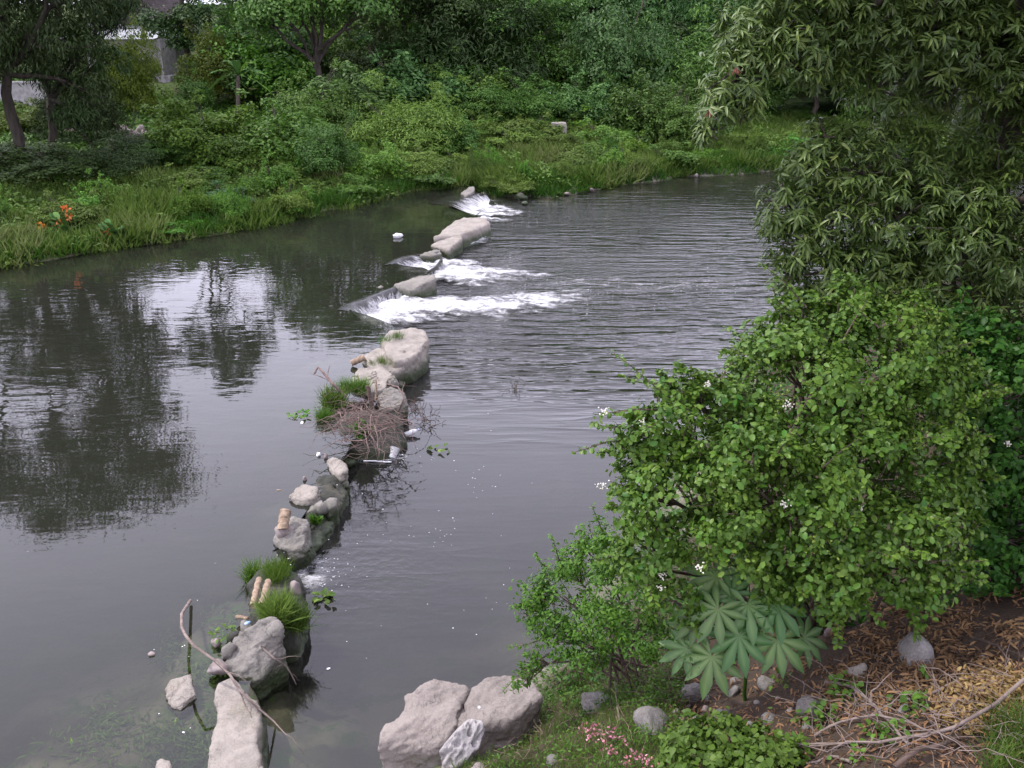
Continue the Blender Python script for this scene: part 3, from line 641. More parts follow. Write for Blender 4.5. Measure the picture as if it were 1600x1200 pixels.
# the standing part of the weir is one wall of several slabs
wr = empty('weir', (*PZ(690, 400, 0)[:2], -0.7), 'old concrete weir wall of brown slabs standing between the falls', 'weir')
def wslab(name, outline, mat, label=None, **k):
    k.setdefault('soft', 0.92); o = blob_rock(name, outline, -0.7, mat, parent=wr, **k)
    if label: o['label'] = label
    return o
wslab('slab', [(616, 446, .40), (634, 438, .44), (660, 430, .56), (679, 427, .62), (680, 434, .60), (655, 446, .5), (640, 452, .42)], M['rock_grey'], 'brown slab with a square end between two falls', flare=0.02, amp=0.025, seed=31, dome=0.01, round_=0.03)
wslab('slab', [(678, 372, .5), (700, 350, .5), (722, 338, .55), (760, 337, .6), (766, 346, .6), (744, 358, .55), (722, 366, .52)], M['rock'], 'long pale slab', flare=0.02, amp=0.02, seed=32, dome=0.01, round_=0.03)
wslab('slab', [(672, 382, .42), (700, 372, .48), (720, 365, .52), (722, 372, .5), (700, 390, .42), (692, 388, .40)], M['rock'], 'lower pale slab with a notch', flare=0.02, amp=0.025, seed=33, dome=0.01, round_=0.03)
wslab('slab', [(655, 398, .38), (675, 391, .40), (688, 389, .42), (690, 396, .38), (670, 400, .36)], M['rock_grey'], flare=0.04, amp=0.03, seed=34, dome=0.01, round_=0.03)
wslab('slab', [(720, 302, .42), (732, 292, .55), (741, 292, .56), (742, 298, .5), (728, 306, .42)], M['rock_grey'], 'stub running into the far bank', flare=0.05, amp=0.04, seed=35, dome=0.02, round_=0.03)
wslab('sill', [(690, 332, .18), (735, 308, .2), (756, 312, .0), (748, 326, -.05), (740, 336, -.05)], M['wet'], flare=0.02, amp=0.02, seed=36, dome=0.01)
wslab('sill', [(550, 484, .22), (600, 460, .22), (628, 449, .22), (634, 462, -.05), (602, 482, -.08), (578, 498, -.08)], M['wet'], flare=0.0, amp=0.02, seed=37, dome=0.0)
wslab('sill', [(612, 414, .2), (640, 404, .2), (684, 400, .2), (690, 406, -.05), (660, 416, -.05), (634, 420, -.05)], M['wet'], flare=0.0, amp=0.02, seed=38, dome=0.0)

# -------- near boulders
blob_rock('boulder', [(590, 1160, .52), (604, 1132, .55), (632, 1108, .64), (634, 1085, .74), (660, 1066, .84), (700, 1057, .88), (738, 1070, .82), (722, 1100, .78), (706, 1140, .66), (690, 1164, .56), (650, 1166, .5), (610, 1166, .5)],
          -0.5, M['boulder'], 'largest pinkish boulder at the water edge with a dark undercut face', 'boulder', None, -0.20, 0.025, 2.4, 0.05, 41, round_=0.035, soft=0.85)
blob_rock('boulder', [(708, 1140, .62), (722, 1106, .7), (738, 1076, .78), (764, 1054, .82), (800, 1050, .8), (832, 1060, .78), (848, 1084, .8), (824, 1110, .82), (790, 1124, .78), (750, 1128, .72)],
          -0.3, M['boulder'], 'pinkish boulder behind the white pitted rock under the small bush', 'boulder', None, -0.16, 0.025, 2.4, 0.05, 42, round_=0.035, soft=0.85)
def pitted_rock():
    bm = bmesh.new(); bmesh.ops.create_icosphere(bm, subdivisions=5, radius=0.5)
    V = np.array([v.co[:] for v in bm.verts]); F = np.array([[v.index for v in f.verts] for f in bm.faces]); bm.free()
    r = np.random.default_rng(44); n0 = unit(V)
    for _ in range(9):
        n = unit(r.normal(size=3)); h = r.uniform(0.34, 0.46); dd = V@n; V = V-np.outer(np.maximum(dd-h, 0)*0.85, n)
    V = V*(1+0.16*fbm(V*2.4, 3, 3)[:, None])
    for k in range(150):
        cc = unit(r.normal(size=3)); w = r.choice([0.07, 0.10, 0.16], p=[.5, .35, .15]); a_ = np.arccos(np.clip(n0@cc, -1, 1)); V = V-n0*(0.80*w*np.exp(-(a_/w)**4))[:, None]
    V = V+n0*(0.02*fbm(V*14, 8, 3))[:, None]
    c0 = PZ(720, 1165, 0.75); s_ = 62/PXM(c0)
    V = V*np.array([s_*1.02, s_*0.8, s_*1.5]); V[:, 0] += 0.28*V[:, 2]; V[:, 1] += 0.15*V[:, 2]
    o = link('pitted_rock', mesh_np('pitted_rock', V, F, True), M['coral']); o.location = tuple(c0+np.array([0.02, 0, 0.0]))
    return tag(o, 'white pitted coral-like rock leaning against the boulders', 'rock')
pitted_rock()

# ================================================================== PLANTS: leaves, crowns, trees
# leaf shapes: x along the leaf, y across, z up; all triangles
LEAF = {}
LEAF['simple'] = (np.array([[0, 0, 0], [.45, .24, .05], [.45, -.24, .05], [1, 0, -.10]]), np.array([[0, 1, 3], [0, 3, 2]]))
LEAF['slim'] = (np.array([[0, 0, 0], [.45, .11, .04], [.45, -.11, .04], [1, 0, -.16]]), np.array([[0, 1, 3], [0, 3, 2]]))
LEAF['fineblade'] = (np.array([[0, .013, 0], [0, -.013, 0], [.55, .011, .02], [.55, -.011, .02], [1, 0, -.15]]), np.array([[0, 1, 2], [1, 3, 2], [2, 3, 4]]))
LEAF['thin'] = (np.array([[0, 0, 0], [.4, .05, .03], [.4, -.05, .03], [1, 0, -.14]]), np.array([[0, 1, 3], [0, 3, 2]]))
LEAF['blade'] = (np.array([[0, .035, 0], [0, -.035, 0], [.55, .03, .03], [.55, -.03, .03], [1, 0, -.12]]), np.array([[0, 1, 2], [1, 3, 2], [2, 3, 4]]))
def _mk(profile, droop, fold):
    V, F = [], []
    for i, (x, w) in enumerate(profile):
        z = -droop*x*x
        if w == 0: V.append([[x, 0, z]])
        else: V.append([[x, w, z+fold*w], [x, 0, z], [x, -w, z+fold*w]])
    idx, n = [], 0
    for r in V: idx.append(list(range(n, n+len(r)))); n += len(r)
    for a, b in zip(idx[:-1], idx[1:]):
        if len(a) == 1: F += [(a[0], b[1], b[0]), (a[0], b[2], b[1])]
        elif len(b) == 1: F += [(a[0], a[1], b[0]), (a[1], a[2], b[0])]
        else: F += [(a[0], a[1], b[1]), (a[0], b[1], b[0]), (a[1], a[2], b[2]), (a[1], b[2], b[1])]
    return np.array([v for r in V for v in r], float), np.array(F)
LEAF['round'] = _mk([(0, 0), (.26, .27), (.74, .30), (1, 0)], 0.22, 0.25)
LEAF['oval'] = _mk([(0, 0), (.35, .22), (.7, .19), (1, 0)], 0.25, 0.3)
LEAF['mango'] = _mk([(0, 0), (.32, .108), (.72, .088), (1, 0)], 0.38, 0.5)
LEAF['flat_mango'] = (np.array([[0, 0, 0], [.45, .12, .03], [.45, -.12, .03], [1, 0, -.34]]), np.array([[0, 1, 3], [0, 3, 2]]))
LEAF['heart'] = _mk([(0, 0), (.08, .34), (.4, .40), (.75, .2), (1, 0)], 0.2, 0.2)

def frames(D, N):
    N = unit(N); D = D-(D*N).sum(1, keepdims=True)*N; D = unit(D)
    return np.stack([D, np.cross(N, D), N], 2)          # columns: along, across, up
def leaves_mesh(name, T, R, S, kind, rnd, base=(0, 0, 0)):
    tv, tf = LEAF[kind]
    V = T[:, None]-np.asarray(base)+S[:, None, None]*np.einsum('nij,vj->nvi', R, tv)
    F = tf[None]+(np.arange(len(T))*len(tv))[:, None, None]
    return mesh_np(name, V.reshape(-1, 3), F.reshape(-1, 3), True, {'rnd': np.repeat(rnd, len(tv))})
def crown(blobs, n, rng, clumps=26, sig=0.16, up=0.6, droop=0.25, rough=0.7, low=-0.5):
    """leaf places and frames for a crown of lobes (x,y,z,rx,ry,rz): clumps sit on each lobe, leaves in each clump"""
    B = np.asarray(blobs, float); w = (B[:, 3]*B[:, 4]+B[:, 3]*B[:, 5])**1.0; w = w/w.sum()
    T, N, q = [], [], []
    for b, k in zip(B, rng.multinomial(n, w)):
        if k < 4: continue
        u = unit(rng.normal(size=(clumps*3, 3))); u = u[u[:, 2] > low][:clumps]; m = len(u)
        cr_ = rng.uniform(0.62, 1.0, m)[:, None]
        C = b[:3]+u*b[3:]*cr_
        j = rng.integers(0, m, k)
        g = rng.normal(size=(k, 3))*sig*np.mean(b[3:])*rng.uniform(0.6, 1.4, m)[j][:, None]; g[:, 2] *= 0.7
        T.append(C[j]+g)
        N.append(unit(u[j]*0.55+np.array([0, 0, up])+unit(g)*0.45+rng.normal(size=(k, 3))*rough*0.6))
        tone = rng.uniform(0, 1, m)
        q.append(np.clip(0.55*rng.uniform(0, 1, k)+0.45*tone[j], 0, 1))
    T, N, q = np.concatenate(T), np.concatenate(N), np.concatenate(q)
    D = rng.normal(size=T.shape); D[:, 2] -= droop*2
    return T, frames(D, N), q
def trunk_mb(base, blobs, r0, rng, fork=0.35, sides=7, limbs=8, lean=(0, 0)):
    mb = MB(); B = np.asarray(blobs, float); base = np.asarray(base, float)
    top = (B[:, :3]*B[:, 3:4]).sum(0)/B[:, 3].sum(); fk = base+(top-base)*np.array([fork*0.8, fork*0.8, fork]); fk[0] += lean[0]; fk[1] += lean[1]
    P = bend(base-np.array([0, 0, 0.25]), fk, 6, 0.05, int(rng.integers(1e6)))
    mb.tube(P, np.linspace(r0*1.15, r0*0.75, 6), sides)
    for b in B[rng.permutation(len(B))[:limbs]]:
        Q = bend(fk, b[:3]+rng.normal(size=3)*0.1*b[3:], 6, 0.12, int(rng.integers(1e6)), 0.04)
        mb.tube(Q, np.linspace(r0*0.55, r0*0.12, 6), 5)
        for _ in range(3):
            q = Q[3]; e = b[:3]+unit(rng.normal(size=3))*b[3:]*0.8
            mb.tube(bend(q, e, 4, 0.12, int(rng.integers(1e6))), np.linspace(r0*0.22, r0*0.05, 4), 4)
    return mb

def dome(rng, w, h, k, flat=0.5, z0=0.15):
    """lobes heaped into a bush of width w and height h"""
    out = []
    for i in range(k):
        a = rng.uniform(0, 2*np.pi); r = np.sqrt(rng.uniform(0, 1))
        z = h*(z0+(0.82-z0)*rng.uniform(0.1, 1)*(1-0.6*r*r))
        s = rng.uniform(0.09, 0.24); q = 0.43*w*r; z *= rng.uniform(0.75, 1.18)
        out.append((q*np.cos(a), q*np.sin(a), z, w*s*rng.uniform(.8, 1.3), w*s*rng.uniform(.8, 1.3), min(h*0.26, w*s)*rng.uniform(0.7, 1.3)))
    for i in range(k//2):
        a = rng.uniform(0, 2*np.pi); q = 0.46*w*np.sqrt(rng.uniform(0, 1)); s = rng.uniform(.03, .07)
        out.append((q*np.cos(a), q*np.sin(a), h*rng.uniform(.55, 1.12), w*s, w*s, w*s*rng.uniform(1, 2.2)))
    out.append((0, 0, h*0.4, w*0.27, w*0.27, h*0.30))
    return out
PROTO = {}
def proto(key, blobs, n, kind, size, mat, tall=False, seed=0, **k):
    rng = np.random.default_rng(seed+100)
    T, R, q = crown(blobs, n, rng, **k)
    S = size*rng.uniform(0.65, 1.35, len(T))
    cm = leaves_mesh('crown', T, R, S, kind, q); cm.materials.append(mat)
    B = np.asarray(blobs)
    mb = trunk_mb((0, 0, 0), blobs, 0.16 if tall else 0.07, rng, 0.45 if tall else 0.25, 6, 6)
    V = np.concatenate(mb.v); tm = bpy.data.meshes.new('trunk'); tm.from_pydata(V.tolist(), [], [tuple(dict.fromkeys(f)) for f in mb.f]); tm.update()
    tm.polygons.foreach_set('use_smooth', np.ones(len(tm.polygons), bool)); tm.materials.append(M['bark'])
    PROTO[key] = (cm, tm, float(np.percentile(T[:, 0], 97)-np.percentile(T[:, 0], 3)), float(np.percentile(T[:, 2], 98.5)), tall)
_r = np.random.default_rng(5)
for i in range(3): proto('bush%d' % i, dome(_r, 5, 4.4, 24), 17000, 'simple', 0.155, M['tree'], seed=i)
for i in range(2): proto('leafy%d' % i, dome(_r, 5, 4.0, 20), 13000, 'simple', 0.20, M['tree_blue'], seed=10+i, sig=0.2, droop=0.5)
for i in range(2): proto('fine%d' % i, dome(_r, 5, 4.2, 24), 20000, 'slim', 0.20, M['tree'], seed=20+i, sig=0.15, droop=0.7, clumps=40)
def tall_blobs(r, w, h, k, z0=0.4):
    return [(*(w*0.36*np.sqrt(r.uniform(0, 1))*np.array([np.cos(a), np.sin(a)])), h*(z0+(0.9-z0)*r.uniform(0, 1)), w*r.uniform(.16, .28), w*r.uniform(.16, .28), w*r.uniform(.12, .2)) for a in r.uniform(0, 6.28, k)]
for i in range(3): proto('tree%d' % i, tall_blobs(_r, 7, 10, 18, 0.3), 20000, 'simple', 0.19, M['tree'], True, seed=30+i)
proto('mound0', dome(_r, 2.6, 1.4, 12, z0=0.1), 7000, 'oval', 0.11, M['creeper'], seed=40, sig=0.14, low=-0.1, up=0.9)
proto('mound1', dome(_r, 2.6, 1.5, 12, z0=0.1), 6500, 'simple', 0.135, M['weed'], seed=41, sig=0.2, low=-0.1, up=0.8)
proto('mound2', dome(_r, 2.6, 1.6, 12, z0=0.1), 8000, 'slim', 0.17, M['weed'], seed=42, sig=0.22, low=-0.1, up=0.5, droop=0.0)
PN = {'tree': 'tree', 'bush': 'bush', 'leafy': 'bush', 'fine': 'bush', 'mound': 'low_bush'}
_pr = random.Random(3)
def plant(px, ytop, wpx, D, key, label, mat=None, group=None, name=None, cat=None, hmin=0.4, zt=None):
    """one plant whose middle stands at pixel column px and distance D, its top at ytop and its width wpx"""
    x = PD(px, 300, D)[0]; z0 = tz(x, D); top = PD(px, ytop, D) if zt is None else np.array([x, D, zt])
    x = top[0]; z0 = tz(x, D)
    H = max(top[2]-z0, hmin); W = wpx/PXM(np.array([x, D, (top[2]+z0)/2]))
    cm, tm, pw, ph, tall = PROTO[key]
    nm = name or PN[key[:-1]]
    r = empty(nm, (x, D, z0-0.05), label, cat or ('tree' if nm.endswith('tree') or nm == 'tree' else 'bush'), group)
    sw, sh = W/pw, H/ph
    r.rotation_euler = (0, 0, _pr.uniform(0, 6.28)); r.scale = (sw*_pr.uniform(0.95, 1.05), sw, sh)
    c = link('crown' if tall or nm == 'tree' else 'foliage', cm, None, r)
    if mat is not None: c.material_slots[0].link = 'OBJECT'; c.material_slots[0].material = mat
    link('trunk' if tall or nm == 'tree' else 'stem', tm, None, r)
    return r
m_ = M
FB = [  # bushes and small trees of the far bank that can be told apart
 (305, 148, 130, 47, 'leafy0', 'bright green leafy bush at the grass edge below the grey house', m_['bright']),
 (355, 205, 90, 46, 'bush1', 'rounded mid-green bush to the right of the bush below the grey house', None),
 (250, 208, 100, 46, 'bush0', 'darker green bush on the house side of the bright leafy bush', None),
 (430, 165, 130, 48, 'leafy1', 'broad leafy bush in front of the banana plant', m_['creeper']),
 (505, 192, 84, 45, 'bush2', 'dark rounded bush standing alone on the grass slope', None),
 (628, 128, 140, 54, 'fine0', 'feathery yellow-green bush with arching twigs in front of the wood', m_['weed']),
 (690, 175, 80, 53, 'bush1', 'small green bush filling the corner beside the feathery bush', None),
 (590, 228, 80, 46, 'leafy0', 'broad-leaved weedy shrub below the feathery bush', m_['creeper']),
 (652, 232, 64, 47.5, 'leafy1', 'second broad-leaved weedy shrub nearer the weir', m_['weed']),
 (540, 108, 150, 58, 'leafy0', 'bluish green shrub with creamy tips behind the lone dark bush', None),
 (480, 120, 110, 54, 'bush0', 'dense green bush under the tall trees behind the banana plant', None),
 (720, 100, 130, 62, 'bush1', 'dark green bush at the foot of the wood near its middle', None),
 (790, 130, 110, 60, 'fine1', 'dark drooping bush at the foot of the wood behind the grass slope', None),
 (840, 120, 110, 62, 'bush2', 'dull green bush above the concrete stump', None),
 (905, 128, 90, 61, 'leafy1', 'leafy dark bush just right of the concrete stump', None),
 (960, 120, 100, 63, 'fine0', 'brownish tangled bush hung with dry vines', m_['tree']),
 (1020, 122, 110, 58, 'leafy0', 'mid-green bush in front of the bare earth patch', m_['tree']),
 (1075, 140, 100, 57, 'bush1', 'low spreading bush left of the mango branch tips', m_['weed']),
 (865, 45, 140, 66, 'bush0', 'mid-green round-crowned bush high in the middle of the wood', None),
 (950, 30, 150, 70, 'leafy1', 'grey-green bush with pale flowers high in the wood', m_['tree_blue']),
 (640, 60, 150, 62, 'leafy0', 'blue-green shrub dotted with pale flowers left of the wood middle', None),
 (760, 40, 150, 68, 'fine1', 'pale feathery shrub in the upper middle of the wood', None),
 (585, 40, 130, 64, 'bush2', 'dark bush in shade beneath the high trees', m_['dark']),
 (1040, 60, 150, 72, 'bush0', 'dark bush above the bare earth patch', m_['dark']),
 (194, 52, 66, 60, 'fine1', 'yellowish green small tree in front of the grey house', m_['yellowish']),
 (328, 46, 84, 64, 'bush2', 'lime green small tree beside the grey house corner', m_['yellowish']),
 (300, 112, 56, 62, 'bush0', 'dull green bush against the right wall of the grey house', None),
 (410, 40, 150, 66, 'leafy1', 'bright green high shrub above the banana plant', m_['bright']),
 (470, 20, 130, 70, 'bush1', 'fresh green tree crown behind the banana plant', m_['bright']),
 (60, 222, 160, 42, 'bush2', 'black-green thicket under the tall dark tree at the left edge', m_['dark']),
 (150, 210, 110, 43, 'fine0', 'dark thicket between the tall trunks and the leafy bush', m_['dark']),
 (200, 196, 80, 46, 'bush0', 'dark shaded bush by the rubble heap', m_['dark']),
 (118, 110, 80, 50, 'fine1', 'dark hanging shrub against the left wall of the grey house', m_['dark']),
 (15, 160, 90, 52, 'leafy0', 'yellow-green bush glimpsed behind the left tree trunks', m_['yellowish']),
 (430, 252, 70, 44, 'mound1', 'pale weedy mound on the left grass slope', None),
 (542, 284, 62, 42.3, 'mound0', 'bright rounded creeper mound close to the upper pool', None),
 (665, 266, 66, 46, 'mound0', 'dark creeper mound at the waterline left of the weir end', m_['tree']),
 (792, 276, 72, 46, 'mound2', 'rounded clump of tall grass at the far end of the weir', None),
 (1010, 268, 60, 53, 'mound1', 'bushy weeds at the waterline of the lower pool', None),
 (935, 220, 60, 54, 'mound0', 'pale bluish broad-leaved weed in the middle of the right slope', m_['tree_blue']),
 (945, 165, 70, 60, 'mound1', 'dark green rounded shrub with one rusty side by the log', m_['bright']),
 (745, 185, 60, 57, 'mound1', 'tall pale weed in front of the wood above the weir end', None),
 (815, 190, 90, 56, 'mound2', 'whitish flowering weeds left of the concrete stump', m_['weed']),
 (350, 288, 70, 39.5, 'mound1', 'mid-green weed clump in the middle of the left slope', m_['tree_blue']),
 (322, 305, 60, 38, 'mound0', 'low dark leafy clump below the weed clump of the left slope', m_['weed']),
 (215, 330, 84, 35.8, 'mound0', 'leafy weed mound at the left waterline', m_['weed']),
 (270, 345, 56, 35.6, 'mound1', 'pale-edged mound of creepers on the left waterline', m_['creeper']),
 (880, 200, 70, 55, 'mound2', 'reddish-stemmed weeds right of the concrete stump', None),
 (1110, 205, 90, 60, 'mound1', 'green weeds at the top of the right slope under the mango tips', None),
 (1050, 190, 80, 58, 'mound0', 'grassy green mound on the right slope', m_['weed']),
 (1290, 190, 80, 62, 'mound2', 'grassy mound seen through the gap in the mango crown', None),
 (1230, 165, 110, 68, 'bush1', 'dark hedge-like bush behind the gap in the mango crown', m_['tree']),
 (1330, 155, 130, 70, 'bush2', 'shady bush behind the gap close to the mango trunk', m_['dark']),
 (700, 205, 50, 52, 'mound1', 'tall leafy weed on the slope above the weir end', m_['creeper']),
 (470, 235, 60, 46, 'mound0', 'broad creeper patch beside the lone dark bush', m_['creeper']),
]
for i, (px, yt, w, D, key, lab, mat) in enumerate(FB):
    small = key.startswith('mound')
    nm = 'small_tree' if 'tree' in lab.split(' in front')[0].split(' beside')[0].split(' under')[0].split(' between')[0].split(' behind')[0] and not small else None
    plant(px, yt, w*1.12, D, key, lab, mat, name=nm)
# the rows behind, which nothing tells apart
_t = 'tree of the dense green wood behind the bushes of the far bank'
rw = random.Random(12)
for D, x0, x1, st_, yt, sc in ((67, 420, 1500, 105, 10, 150), (76, 400, 1500, 110, -45, 190), (88, 380, 1600, 125, -70, 220)):
    for px in range(x0, x1, st_):
        k = rw.choice(['tree0', 'tree1', 'tree2', 'bush0', 'fine1'])
        plant(px+rw.uniform(-25, 25), yt+rw.uniform(-35, 45), sc*rw.uniform(0.9, 1.25), D+rw.uniform(-3, 3), k, _t, rw.choice([None, None, M['tree_blue'], M['dark']]), 'trees of the far-bank wood', name='tree', cat='tree')
for px, yt, w, D in ((-60, -190, 280, 78), (60, -165, 230, 84), (150, -120, 200, 92), (235, -70, 150, 98), (410, -60, 130, 84), (-160, -80, 250, 70), (1640, -60, 300, 75), (1760, -80, 300, 70), (1900, -80, 300, 64)):
    plant(px, yt, w, D, 'tree%d' % rw.randrange(3), 'tree standing behind the houses or beside the wood edge', rw.choice([None, M['dark']]), 'trees behind the houses', name='tree', cat='tree')

# tall trees with their own shapes
def own_tree(name, base, blobs, n, kind, size, mat, r0, label, seed, cat='tree', limbs=10, fork=0.4, **k):
    rng = np.random.default_rng(seed); base = np.asarray(base, float)
    T, R, q = crown(blobs, n, rng, **k)
    o = empty(name, base, label, cat)
    link('crown', leaves_mesh('crown', T, R, size*rng.uniform(0.65, 1.35, len(T)), kind, q, base), mat, o)
    trunk_mb(base, blobs, r0, rng, fork, 8, limbs).build('trunk', M['bark_dark'], o, base)
    return o
def B3(l):                                # lobes from pixel, distance and radius in metres
    return [(*PD(px, py, D), rx, rx, rz) for px, py, D, rx, rz in l]
def gp(px, D):
    x = PD(px, 300, D)[0]; return np.array([x, D, tz(x, D)])
own_tree('dark_tree', gp(40, 42), B3([(-40, 40, 41, 2.0, 1.3), (30, 90, 42, 1.4, .8), (110, 60, 41, 1.2, .8), (140, 140, 42, .9, .8), (20, 20, 43, 2.0, 1.0), (100, -10, 42, 1.8, 1.0), (-60, 130, 41, 1.2, .9)]) +
         [(-22.5, 42, 12.6, 3.2, 3, 1.7), (-19.5, 43, 14.4, 3.2, 3, 1.6), (-17.6, 42, 12.4, 1.8, 1.8, 1.1), (-25.5, 41, 13.5, 2.6, 2.6, 1.7), (-22, 43, 15.6, 2.6, 2.4, 1.2), (-16.4, 42, 10.2, .7, .7, .9)],
         36000, 'slim', 0.26, M['dark'], 0.26, 'tall dark feathery tree at the left edge with hanging boughs', 71, limbs=14, fork=0.45, sig=0.22, clumps=34, droop=1.2)
own_tree('dark_tree', gp(85, 44), B3([(90, 110, 44, 1.3, 1.0), (150, 30, 45, 1.2, .9), (60, 50, 44, 1.3, .9), (170, 95, 43, .8, .7), (185, 5, 45, 1.0, .5), (140, 70, 44, .8, .6), (120, 175, 43, 1.0, .7)]) + [(-19.8, 45, 11.5, 1.8, 1.8, 1.4), (-22, 46, 13, 2.4, 2.4, 1.6)],
         17000, 'slim', 0.25, M['dark'], 0.2, 'second dark tree with a slimmer trunk just right of the left-edge tree', 72, fork=0.4, sig=0.22, clumps=30, droop=1.0)
own_tree('tall_tree', gp(312, 67), [(*(np.array([PD(284, 0, 67)[0]+dx, 67+dy, z+3.0])), r, r, rz) for dx, dy, z, r, rz in ((0, 0, 11.5, 1.7, 1.2), (1.5, 0, 13.2, 1.7, 1.1), (-1.2, 0, 13, 1.6, 1.2), (0.3, 1, 15.4, 1.5, 1.0), (2.8, 0, 12, 1.1, .9), (-2.2, 0, 11.2, 1, .8), (3.4, 0, 10.6, .8, .6), (0.2, 0, 9.4, 1.0, .7), (-1.6, -1, 4.4, 1.4, 1.0), (.9, -1, 4.9, 1.2, .9), (1.6, 0, 6.4, 1.1, .8), (.1, -1, 3.6, 1.0, .8))],
         17000, 'simple', 0.24, M['dark'], 0.22, 'slim tall tree rising behind the grey house', 73, fork=0.62, sig=0.2)
own_tree('tall_tree', gp(505, 60), B3([(440, 10, 60, 2.2, 1.4), (500, -40, 61, 2.4, 1.5), (560, 5, 60, 2.0, 1.3), (470, -80, 62, 2.5, 1.5), (540, -95, 62, 2.3, 1.4), (600, -40, 62, 1.9, 1.3), (420, -50, 62, 1.9, 1.2), (400, 30, 62, 1.3, .9)]),
         19000, 'simple', 0.27, M['tree'], 0.26, 'tall spreading dark-trunked tree above the bluish shrub', 74, fork=0.4, sig=0.2)
own_tree('tall_tree', gp(640, 66), B3([(610, 0, 66, 2.2, 1.6), (680, -10, 66, 2.3, 1.5), (720, 10, 65, 1.6, 1.2), (650, -70, 67, 2.6, 1.6), (720, -60, 67, 2.3, 1.5)]),
         15000, 'simple', 0.27, M['dark'], 0.24, 'tall dark tree over the middle of the wood', 75, fork=0.4, sig=0.2)

# banana plant: each big leaf a part
def big_leaf(name, p0, dirv, L, W, mat, parent, base, droop=0.5, seed=0, tears=True):
    r = np.random.default_rng(seed); d = unit(np.asarray(dirv, float)[None])[0]; side = unit(np.cross(d, [0, 0, 1])[None])[0]
    V, F = [], []; n = 14
    for i in range(n+1):
        t = i/n; c = np.asarray(p0)+d*L*t+np.array([0, 0, -droop*L*t*t])
        w = W*np.sin(np.pi*min(1, t*0.93+0.05))**0.6*(0.75+0.25*r.uniform() if tears else 1)
        up = np.array([0, 0, 0.35*w]); V += [c+side*w+up-np.array([0, 0, 0.5*w*r.uniform(0, 0.8)]), c, c-side*w+up-np.array([0, 0, 0.5*w*r.uniform(0, 0.8)])]
    for i in range(n):
        a, b = 3*i, 3*i+3
        F += [(a, a+1, b+1), (a, b+1, b), (a+1, a+2, b+2), (a+1, b+2, b+1)]
    return link(name, mesh_np(name, np.array(V)-base, np.array(F), True, {'rnd': np.full(len(V), r.uniform(0.2, 0.9))}), mat, parent)
bb = gp(378, 54); bo = empty('banana_plant', bb, 'banana plant with long ragged leaves among the bushes near the house', 'banana plant')
top = PD(372, 118, 54)
mb = MB(); mb.tube(bend(bb-[0, 0, .2], top, 6, 0.02, 3), np.linspace(.16, .10, 6), 8); mb.build('stem', M['bark'], bo, bb)
for k, (dx, dz) in enumerate(((-1.2, .9), (-.6, 1.5), (.1, 1.6), (.7, 1.3), (1.2, .7), (-1.4, .2), (1.3, -.1), (-.3, .7), (.5, .4))):
    big_leaf('leaf', top, (dx, random.uniform(-.6, .6), dz), 1.9, 0.24, M['creeper'] if k % 3 == 0 else M['tree_blue'], bo, bb, 0.55, 200+k)

# ------------------------------------------------------------------ grass and weeds of the far bank
def scatter_far(n, d0, d1, rng):
    x = rng.uniform(-34, 34, n*4); y = rng.uniform(24, 66, n*4)
    ok = (np.abs(x) < 0.60*y+1); x, y = x[ok], y[ok]
    d = poly_dist(x, y, FAR_LINE)*np.where(inside(x, y, FAR_POLY), 1, -1); ok = (d > d0) & (d < d1); return x[ok][:n], y[ok][:n], d[ok][:n]
rg = np.random.default_rng(77)
x, y, d = scatter_far(165000, -0.1, 13, rg)
dens = fbm(np.c_[x, y]*0.5, 51, 4); keep = rg.uniform(-1.2, 1, len(x)) < dens+0.55; x, y, d, dens = x[keep], y[keep], d[keep], dens[keep]
z = terrain(x, y)-0.03; hgt = (0.24+0.30*np.clip(dens+0.3, 0, 1))*rg.uniform(0.6, 1.4, len(x))
N = unit(np.c_[rg.normal(size=(len(x), 2)), rg.uniform(0.0, 0.6, len(x))]); Dv = np.c_[rg.normal(size=(len(x), 2))*0.45, np.ones(len(x))]
tone = np.clip(0.45+0.35*fbm(np.c_[x, y]*0.35, 61, 3)+rg.normal(0, 0.16, len(x)), 0, 0.97)
M['grass_far'] = leaf_mat('meadow_grass', (0.065, 0.105, 0.026), (0.125, 0.175, 0.046), (0.20, 0.225, 0.085), 0.6, 0.3, hv=0.0)
tag(link('grass', leaves_mesh('grass', np.c_[x, y, z], frames(Dv, N), hgt*1.25, 'thin', tone), M['grass_far']), 'long green grass covering the far bank', None, None, 'stuff')
x, y, d = scatter_far(70000, 0.0, 13, rg)
dens = fbm(np.c_[x, y]*0.8, 91, 4); keep = dens > 0.05+0.2*rg.normal(size=len(x)); x, y, dens = x[keep], y[keep], dens[keep]
z = terrain(x, y)+0.5*np.clip(dens, 0, 1)*rg.uniform(0.2, 1, len(x))+0.12
N = unit(np.c_[rg.normal(size=(len(x), 2))*0.5, np.ones(len(x))]); Dv = rg.normal(size=(len(x), 3))
tone = np.clip(0.4+0.4*fbm(np.c_[x, y]*0.5, 95, 3)+rg.normal(0, 0.18, len(x)), 0, 0.97)
tag(link('weeds', leaves_mesh('weeds', np.c_[x, y, z], frames(Dv, N), 0.19*rg.uniform(0.5, 1.5, len(x)), 'simple', tone), M['weed']), 'low leafy weeds heaped over the far bank', None, None, 'stuff')
x, y, d = scatter_far(60000, 11, 40, rg); k_ = (x < -6) | (x > 8); x, y = x[k_], y[k_]
z = terrain(x, y)+0.35*np.clip(fbm(np.c_[x, y]*0.7, 191, 4), 0, 1)*rg.uniform(0.2, 1, len(x))+0.08
